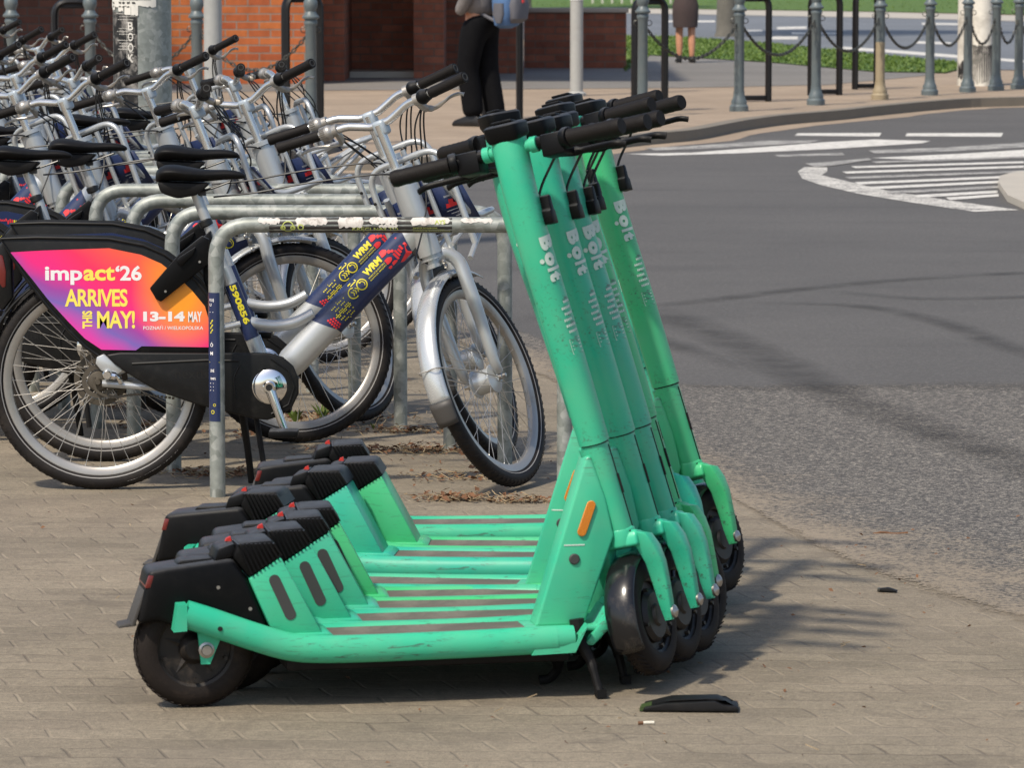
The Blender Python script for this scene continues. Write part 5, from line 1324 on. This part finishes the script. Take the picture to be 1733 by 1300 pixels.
    for j in range(n_ + 1):
        y = -.15 + .30 * j / n_
        for u in (.04, .165): vs.append(q3(.085 + .0 * abs(y) + (.165 - u) * .35, y, u + (.02 * math.cos(y * 8) if u > .1 else 0)))
    mb.add(vs, [(2 * j, 2 * j + 2, 2 * j + 3, 2 * j + 1) for j in range(n_)]); sg = mb.build('info_sign', 'navy_wrap', fr); md = sg.modifiers.new('s', 'SOLIDIFY'); md.thickness = .004
    sf = lambda u, v: q3(.085 + (.165 - v) * .35 - .006, u, v)
    sf2 = lambda u, v: q3(.085 + (.165 - v) * .35 + .006, u, v)
    mb = MB(); mr = MB()
    for f_ in (sf, sf2):
        for i in range(3):
            x = -.115 + i * .085
            for k in range(4): bar2(mb, x, .098 - .011 * k, x + .055 - .01 * (k % 3), .098 - .011 * k, .0022, f_)
            bar2(mb, x, .145, x + .04, .145, .006, f_)
            poly2(mr, [(x + .005, .108), (x + .05, .108), (x + .045, .122), (x + .035, .120), (x + .03, .134), (x + .015, .132), (x + .018, .120), (x + .006, .118)], f_)
    mb.build('sign_lettering', 'pale_ink', sg, fixn=False, smooth=False); mr.build('sign_motif', 'red_ink', sg, fixn=False, smooth=False)
    mb = MB(); mb.prism([(lx(700), lz(408)), (lx(728), lz(440)), (lx(720), lz(446)), (lx(690), lz(425))], -.025, .025); mb.build('cable_stop', 'cable_black', r, bevel=.005)
    return r
bk = make_bike(); index_kids()
BX = lambda px, Y: bx(px, Y) - lx(655)
BIK = [  # clamp pixel, Y, steer, dz, label
 (660, 12.90, 67, 0, 'nearest silver rental bike, with the bright pink and orange advert panel'),
 (642, 13.62, 76, .03, 'second silver rental bike, its handlebar right behind the nearest bike\'s'),
 (430, 14.75, 62, 0, 'third silver rental bike, its long black grip before the brown pillar'),
 (345, 14.20, 22, 0, 'silver rental bike with front wheel broadside, seen between racks behind the nearest bike'),
 (124, 14.95, 60, 0, 'silver rental bike at the left with a thick head tube above the advert panel'),
 (40, 15.70, 60, 0, 'silver rental bike cut by the left edge, second head tube from the left group\'s front'),
 (264, 16.10, 58, 0, 'silver rental bike whose grips reach the foot of the postered pole'),
 (408, 17.00, 20, 0, 'silver rental bike with grip end raised before the orange brick wall'),
 (478, 17.70, 15, 0, 'silver rental bike with grip end raised before the black arched stand'),
 (135, 17.30, 35, 0, 'silver rental bike with bar end pointing at the camera left of the postered pole'),
 (40, 17.90, 60, 0, 'silver rental bike behind at the left with its long grip below the first post'),
 (-25, 18.60, 50, 0, 'silver rental bike mostly cut off by the left edge, behind the others'),
 (330, 19.30, 58, 0, 'silver rental bike behind, right of the postered pole'),
 (100, 20.40, 55, 0, 'silver rental bike far behind, its grip in front of the second post'),
 (15, 21.50, 57, 0, 'silver rental bike far behind, its grip in front of the leftmost post'),
 (75, 23.00, 40, 0, 'farthest silver rental bike but one, between the first two posts'),
 (-15, 24.30, 55, 0, 'farthest silver rental bike, at the upper left corner')]
for i, (px, Y, st_, dz, lb) in enumerate(BIK):
    o = bk if i == 0 else copy_tree(bk)
    o.location = (BX(px, Y), Y, 0); o.rotation_euler = (R([0, .5, 0, -.6, .5, 0, .8, 0, -.5, .4, 0, .6, 0, .5, -.5, 0, .6][i]), 0, R([0, -.8, -1, -2, 0, -1, 1, -2, 1, 0, -1, 1, 0, 1, -1, 0, 1][i]))
    tag(o, lb, 'bicycle', 'silver rental bikes parked in the racks')
    for ch in [c for c in bpy.data.objects if c.parent == o]:
        if base(ch.name) == 'saddle': ch.location.z += dz; ch.location.x -= dz * .3
        if base(ch.name) in STEER: ch.matrix_local = steer_m(B_P, B_AX, R(st_))
# the nearest bike alone carries the printed advert
def kid(o, nm): return [c for c in bpy.data.objects if c.parent == o and base(c.name) == nm]
sk = [c for c in kid(bk, 'skirt_guard') if kid(c, 'advert_panel')][0]; pn = kid(sk, 'advert_panel')[0]
for c in kid(pn, 'red_motif') + kid(pn, 'yellow_motif'): bpy.data.objects.remove(c)
pn.data = pn.data.copy(); pn.data.materials[0] = MT['ad_print']
fl = lambda u, v: V((u, -.0772, v))
A = lambda a, b, c, d: (lx(a), lz(b), lx(c), lz(d))
w_ = MB(); y_ = MB()
text(w_, 'imp', *A(74, 476, 137, 445), fl, .03); text(w_, '‘26', *A(193, 469, 237, 443), fl, .03)
text(y_, 'act', *A(139, 469, 192, 445), fl, .03)
text(y_, 'ARRIVES', *A(107, 513, 213, 483), fl, .025, .92); text(y_, 'MAY!', *A(161, 550, 225, 520), fl, .025, .92)
rotf = lambda u, v: fl(lx(136) + (v), u)
text(y_, 'THIS', lz(550), 0, lz(520), .031, lambda u, v: fl(lx(153) - v, u), .04)
text(w_, '13-14', *A(239, 538, 309, 521), fl, .05); text(w_, 'MAY', *A(315, 539, 338, 521), fl, .03)
text(w_, 'POZNAŃ / WIELKOPOLSKA', *A(239, 552, 340, 544), fl, .01)
w_.build('white_lettering', 'ad_white', pn, fixn=False, smooth=False); y_.build('yellow_lettering', 'ad_yellow', pn, fixn=False, smooth=False)
a0, a1 = L(386, 476), L(422, 568); e1 = (a1 - a0).normalized(); e2 = V((-e1.z, 0, e1.x))
mb = MB(); text(mb, '590856', 0.005, -.010, .135, .011, lambda u, v: a0 + e1 * u + e2 * v + V((0, -math.sqrt(max(0, .0252 ** 2 - v * v)) - .0008, 0)), .04)
mb.build('fleet_number', 'yellow_ink', kid(bk, 'number_sleeve')[0], fixn=False, smooth=False)
mb = MB(); txt = 'DELTA CRUISER PLUS 28'
for k, ch in enumerate(txt):
    if ch == ' ': continue
    a = R(-62 + 2.1 * k) if False else R(-74 + 1.6 * k)
    rad = V((math.cos(a), 0, math.sin(a))); tan = V((-math.sin(a), 0, math.cos(a))); cc = V((0, -.0222, WR)) + rad * .3235
    text(mb, ch, -.0035, -.0035, .0035, .0035, lambda u, v: cc + tan * u - rad * v * 1 + V((0, 0, 0)), .03)
mb.build('tyre_lettering', 'sidewall_line', kid(bk, 'rear_wheel')[0], fixn=False, smooth=False)

# ------------------------------------------------------------------ people
def skinned(name, joints, bones, m, parent=None, sub=2, root=0):
    me = bpy.data.meshes.new(name); me.from_pydata([j[0] for j in joints], bones, []); me.materials.append(MT[m])
    o = bpy.data.objects.new(name, me); COL.objects.link(o)
    if parent: o.parent = parent
    md = o.modifiers.new('skin', 'SKIN'); 
    for i, j in enumerate(joints):
        r_ = j[1] if isinstance(j[1], tuple) else (j[1], j[1]); me.skin_vertices[0].data[i].radius = r_
        me.skin_vertices[0].data[i].use_root = (i == root)
    md.use_smooth_shade = True
    s = o.modifiers.new('sub', 'SUBSURF'); s.levels = s.render_levels = sub
    dg = bpy.context.evaluated_depsgraph_get(); nm = bpy.data.meshes.new_from_object(o.evaluated_get(dg))
    o.modifiers.clear(); o.data = nm
    return o
def person(loc, rz, label, H, man=True):
    e = bpy.data.objects.new('person', None); COL.objects.link(e); e.location = loc; e.rotation_euler = (0, 0, rz); tag(e, label, 'person')
    k = H / 1.78; s = lambda x, y, z: (x * k, y * k, z * k)
    st = .05 if not man else .07                           # faces +X; y is left
    J = [(s(0, 0, .95), (.13, .15)), (s(0, 0, 1.15), (.10, .13)), (s(.01, 0, 1.38), (.11, .16)), (s(0, 0, 1.50), .055), (s(.01, 0, 1.56), .055), (s(.02, 0, 1.66), (.095, .08)), (s(.01, 0, 1.75), (.08, .07)),
         (s(0, .18, 1.42), .06), (s(-.05, .24, 1.15), .042), (s(.06, .19, 1.02), .03), (s(.10, .13, 1.00), (.02, .035)),
         (s(0, -.18, 1.42), .06), (s(-.05, -.24, 1.15), .042), (s(.06, -.19, 1.02), .03), (s(.10, -.13, 1.00), (.02, .035)),
         (s(0, .09, .88), .09), (s(st, .09, .50), .058), (s(st * .4, .09, .28), .055), (s(st * .2, .09, .09), .036), (s(st * .2 + .12, .10, .035), (.035, .03)),
         (s(0, -.09, .88), .09), (s(-st * .3, -.09, .50), .058), (s(-st, -.09, .28), .055), (s(-st * 1.4, -.09, .09), .036), (s(-st * 1.4 + .12, -.10, .035), (.035, .03))]
    B = [(0, 1), (1, 2), (2, 3), (3, 4), (4, 5), (5, 6), (2, 7), (7, 8), (8, 9), (9, 10), (2, 11), (11, 12), (12, 13), (13, 14), (0, 15), (15, 16), (16, 17), (17, 18), (18, 19), (0, 20), (20, 21), (21, 22), (22, 23), (23, 24)]
    skinned('body', J, B, 'skin', e)
    # face features and hair
    mb = MB(); mb.prism([(.105 * k, 1.69 * k), (.135 * k, 1.645 * k), (.10 * k, 1.64 * k)], -.012, .012); mb.build('nose', 'skin', e, bevel=.004)
    for y in (-.032, .032):
        mb = MB(); mb.lathe([(0, -.01), (.007, -.007), (.01, 0), (.007, .007), (0, .01)], c=(.098 * k, y, 1.69 * k), axis=(1, 0, 0), seg=12); mb.build('eye', 'shoe_black', e)
    mb = MB(); mb.lathe([(0, .125), (.06, .115), (.098, .07), (.108, .02), (.10, -.02 if man else -.10), (.085, -.03 if man else -.14)], c=(-.008 * k, 0, 1.68 * k), seg=20); h = mb.build('hair', 'hair_dark', e)
    for y, off in ((.095, st * .2), (-.095, -st * 1.4)):
        sh = MB()
        if man:
            sh.prism([(off - .11, 0), (off - .11, .07), (off - .04, .11), (off + .04, .10), (off + .17, .055), (off + .20, .03), (off + .20, 0)], y - .05, y + .05)
        else:
            sh.prism([(off - .075, 0), (off - .07, .075), (off - .05, .10), (off + .02, .075), (off + .15, .045), (off + .17, .01), (off + .08, .01), (off + .0, .04), (off - .05, .045), (off - .055, 0)], y - .038, y + .038)
        sh.build('shoe', 'shoe_black', e, bevel=.012)
    if man:
        ft = 1.22
        Jt = [(s(0, 0, 1.02), (.17, .20)), (s(0, 0, .93), (.18, .20)), (s(0, .10, .84), .13), (s(st, .10, .50), .108), (s(st * .4, .10, .28), .104), (s(st * .2 - .01, .10, .075), .10), (s(0, -.10, .84), .13), (s(-st * .3, -.10, .50), .108), (s(-st, -.10, .28), .104), (s(-st * 1.4 - .01, -.10, .075), .10)]
        skinned('trousers', Jt, [(0, 1), (1, 2), (2, 3), (3, 4), (4, 5), (1, 6), (6, 7), (7, 8), (8, 9)], 'trouser_black', e)
        Jj = [(s(0, 0, .93), (.20, .24)), (s(0, 0, 1.18), (.17, .20)), (s(.01, 0, 1.36), (.14, .19)), (s(0, 0, 1.49), .075), (s(0, .20, 1.40), .085), (s(-.03, .26, 1.15), .07), (s(.09, .215, .98), .055), (s(0, -.20, 1.40), .085), (s(-.03, -.26, 1.15), .07), (s(.09, -.215, .98), .055)]
        skinned('jacket', Jj, [(0, 1), (1, 2), (2, 3), (2, 4), (4, 5), (5, 6), (2, 7), (7, 8), (8, 9)], 'jacket_grey', e)
    else:
        mb = MB(); pr = []
        for z, rx, ry in [(.54, .155, .185), (.60, .16, .19), (.75, .165, .20), (.88, .165, .20), (1.0, .13, .16)]: pr.append((z, rx, ry))
        vs = []
        for z, rx, ry in pr:
            for q in range(24): a = 2 * math.pi * q / 24; f = 1 + .035 * math.sin(5 * a) * (1 - (z - .54) * 2); vs.append((rx * f * math.cos(a) * k, ry * f * math.sin(a) * k, z * k))
        mb.add(vs, [(i * 24 + q, i * 24 + (q + 1) % 24, (i + 1) * 24 + (q + 1) % 24, (i + 1) * 24 + q) for i in range(4) for q in range(24)] + [tuple(range(24))[::-1]])
        mb.build('skirt', 'skirt_brown', e)
        Jj = [(s(0, 0, 1.0), (.13, .15)), (s(0, 0, 1.18), (.115, .14)), (s(.01, 0, 1.36), (.12, .165)), (s(0, 0, 1.48), .065), (s(0, .19, 1.40), .072), (s(-.03, .25, 1.15), .055), (s(.08, .205, .99), .042), (s(0, -.19, 1.40), .072), (s(-.03, -.25, 1.15), .055), (s(.08, -.205, .99), .042)]
        skinned('jacket', Jj, [(0, 1), (1, 2), (2, 3), (2, 4), (4, 5), (5, 6), (2, 7), (7, 8), (8, 9)], 'skirt_brown', e)
    return e
gm = G(812, 213, SZ)
man = person((gm.x, gm.y, SZ), R(150), 'man in grey jacket and black trousers on the far pavement, wearing a blue backpack', 1.84)
gw = G(1160, 106, SZ)
person((gw.x, gw.y, SZ), R(95), 'woman in a dark knee-length skirt and black heels walking away along the far path', 1.68, False)
# hands: simple five-fingered hands at the arm ends are part of each body; backpack is its own thing
bp_ = empty('backpack', (gm.x + .24, gm.y - .14, SZ + .92), R(150), 'blue and grey backpack on the back of the man in black trousers', 'backpack')
def sacks(secs, m, nm, par):
    mb = MB(); vs = []; sg = 20
    for x, z, d, w in secs:
        for k in range(sg):
            q = 2 * math.pi * k / sg; c, s2 = math.cos(q), math.sin(q); wob = 1 + .05 * math.sin(3 * q + z * 20)
            vs.append((x + abs(c) ** .7 * (1 if c > 0 else -1) * d / 2 * wob, abs(s2) ** .7 * (1 if s2 > 0 else -1) * w / 2 * wob, z))
    n = len(secs); mb.add(vs, [(i * sg + k, i * sg + (k + 1) % sg, (i + 1) * sg + (k + 1) % sg, (i + 1) * sg + k) for i in range(n - 1) for k in range(sg)] + [tuple(reversed(range(sg))), tuple((n - 1) * sg + k for k in range(sg))])
    return mb.build(nm, m, par)
mbag = sacks([(0, -.03, .06, .16), (-.01, .0, .16, .28), (-.02, .08, .22, .34), (-.03, .22, .24, .35), (-.02, .38, .20, .33), (-.01, .47, .15, .27), (.0, .52, .06, .14)], 'pack_blue', 'main_bag', bp_)
pk = sacks([(-.10, .02, .06, .18), (-.12, .06, .12, .25), (-.13, .18, .13, .27), (-.12, .28, .10, .24), (-.10, .33, .04, .14)], 'pack_grey', 'front_pocket', bp_)
for y in (-.165, .165):
    sacks([(-.02, .02, .05, .03), (-.02, .10, .12, .06), (-.02, .20, .10, .06)], 'pack_grey', 'side_pocket', bp_).location.y = y
mb = MB(); mb.box((-.197, .03, .22), (.008, .035, .03)); mb.build('patch', 'red_ink', pk)
mb = MB()
for y in (-.10, .10): mb.tube(cr([(.06, y, .46), (.22, y, .50), (.32, y, .36), (.28, y, .16), (.06, y, .04)], 4), .016, 8)
mb.build('strap', 'pack_grey', bp_)

# ------------------------------------------------------------------ small things on the ground
g = G(1168, 1203); e = empty('wallet', (g.x, g.y, 0), R(-3), 'flattened black plastic wallet lying on the paving near the nearest front wheel', 'wallet')
mb = MB(); mb.prism([(-.105, .003), (-.10, .012), (-.055, .020), (.055, .026), (.072, .018), (.105, .014), (.108, .003)], -.032, .045); mb.build('sleeve', 'black_matt', e, bevel=.003)
mb = MB(); mb.prism([(-.100, .012), (-.045, .0225), (.03, .027), (.078, .025), (.09, .018), (.06, .030), (-.04, .027)], -.018, .040); mb.build('flap', 'black_matt', e, bevel=.001)
mb = MB(); mb.prism([(-.112, .002), (-.108, .010), (-.085, .016), (-.083, .004)], -.026, .02); mb.build('lining', 'leaf_dark', e)
g = G(1093, 1227); mb = MB(); mb.tube([(-.018, 0, .004), (.006, .001, .004)], .0038, 8); mb.cur = 1; mb.tube([(.006, .001, .004), (.017, .001, .0038)], .0038, 8)
o = mb.build('cigarette_butt', ['butt_white', 'dry_leaf']); o.location = g; o.rotation_euler = (0, 0, R(186)); tag(o, 'flattened cigarette butt on the paving just below the black wallet', 'cigarette butt')
g = G(1503, 1003); e = empty('crushed_lighter', (g.x, g.y, 0), R(-15), 'small dark crushed lighter lying on the paving right of the scooters', 'lighter')
mb = MB(); mb.prism([(-.022, .002), (-.020, .010), (.0, .013), (.024, .006), (.024, .002)], -.010, .010); mb.build('shell', 'black_matt', e, bevel=.002); mb = MB(); mb.box((-.024, 0, .006), (.008, .014, .010)); mb.build('cap', 'chain_iron', e, bevel=.002)
g = G(1507, 907); mb = MB(); mb.tube(cr([(-.05, 0, .005), (-.02, .004, .009), (.01, -.002, .006), (.05, .003, .008)], 4), .0035, 6); mb.tube([(-.01, 0, .008), (-.03, .01, .010)], .002, 5)
o = mb.build('twig', 'dry_leaf'); o.location = g; tag(o, 'reddish broken twig lying on the sandy asphalt at the right', 'twig')
rd = random.Random(11)
def leaves(name, spots, label, sz=.016, m='dry_leaf', straw=.35):
    mb = MB()
    for (px0_, px1_, py, sy, n) in spots:
        for _ in range(n):
            px = rd.gauss((px0_ + px1_) / 2, (px1_ - px0_) / 4); g = G(px, py + rd.gauss(0, sy)); z = abs(rd.gauss(.006, .008))
            s = sz * rd.uniform(.35, 1.25); a = rd.uniform(0, 6.28); u = V((math.cos(a), math.sin(a), rd.uniform(-.5, .5))) * s; w = V((-math.sin(a), math.cos(a), rd.uniform(-.6, .6))) * s * rd.uniform(.3, .7)
            c = V((g.x, g.y, z + s * .3))
            if rd.random() < straw: mb.cur = 1; mb.tube([c - u * 1.7, c + w * .3, c + u * 1.7], .0012, 3)
            else: mb.cur = 0; mb.add([c - u, c + w, c + u * .9, c - w + V((0, 0, s * .3))], [(0, 1, 2, 3)])
    return tag(mb.build(name, [m, 'dry_straw'], fixn=False, smooth=False), label, 'leaf litter', kind='stuff')
leaves('leaf_litter', [(560, 840, 765, 3, 380), (440, 700, 710, 3.5, 360), (560, 820, 732, 2, 260), (690, 860, 847, 2.0, 260), (820, 930, 851, 1.2, 130), (280, 440, 805, 2.5, 260), (150, 360, 690, 3, 260), (560, 620, 690, 2, 80), (380, 560, 738, 3, 250), (200, 300, 724, 2, 160), (650, 900, 812, 3, 120)], 'drifts of dry brown leaves and straw between the bike racks', .013)
leaves('scattered_litter', [(0, 900, 900, 60, 60), (900, 1733, 1100, 90, 60), (100, 1700, 1150, 80, 60), (200, 900, 640, 50, 120), (1200, 1733, 960, 60, 60), (300, 900, 780, 25, 160)], 'scattered crumbs of leaf and grit on the paving', .007, straw=.15)
def weed(px, py, h, n, label, seed, m='leaf_green'):
    g = G(px, py); rq = random.Random(seed); e = empty('weed', (g.x, g.y, 0), 0, label, 'weed', 'weeds between the bike racks')
    mb = MB()
    for k in range(n):
        a = rq.uniform(0, 6.28); L_ = h * rq.uniform(.5, 1.1); t = V((math.cos(a), math.sin(a), 0)) * L_ * rq.uniform(.2, .6); w = V((-math.sin(a), math.cos(a), 0)) * L_ * rq.uniform(.08, .16)
        m1 = t * .6 + V((0, 0, L_ * .55)); tp = t * 1.2 + V((0, 0, L_ * .8))
        mb.add([V((0, 0, 0)), m1 + w, tp, m1 - w], [(0, 1, 2, 3)])
    mb.build('leaves', m, e, fixn=False, smooth=False)
    mb = MB(); mb.tube(cr([(0, 0, 0), (.01, 0, h * .8), (.02, .01, h * 1.3)], 3), .0012, 4); mb.build('stalk', 'dry_straw', e)
weed(545, 712, .10, 9, 'tallest green weed, seen through the spokes of the broadside wheel', 1)
weed(500, 718, .07, 12, 'low bushy weed left of the tallest weed, below the crank', 2)
weed(632, 728, .035, 7, 'tiny yellow-green weed at the foot of the fourth rack', 3)
weed(765, 720, .05, 2, 'thin dry stalk standing between two racks', 4)
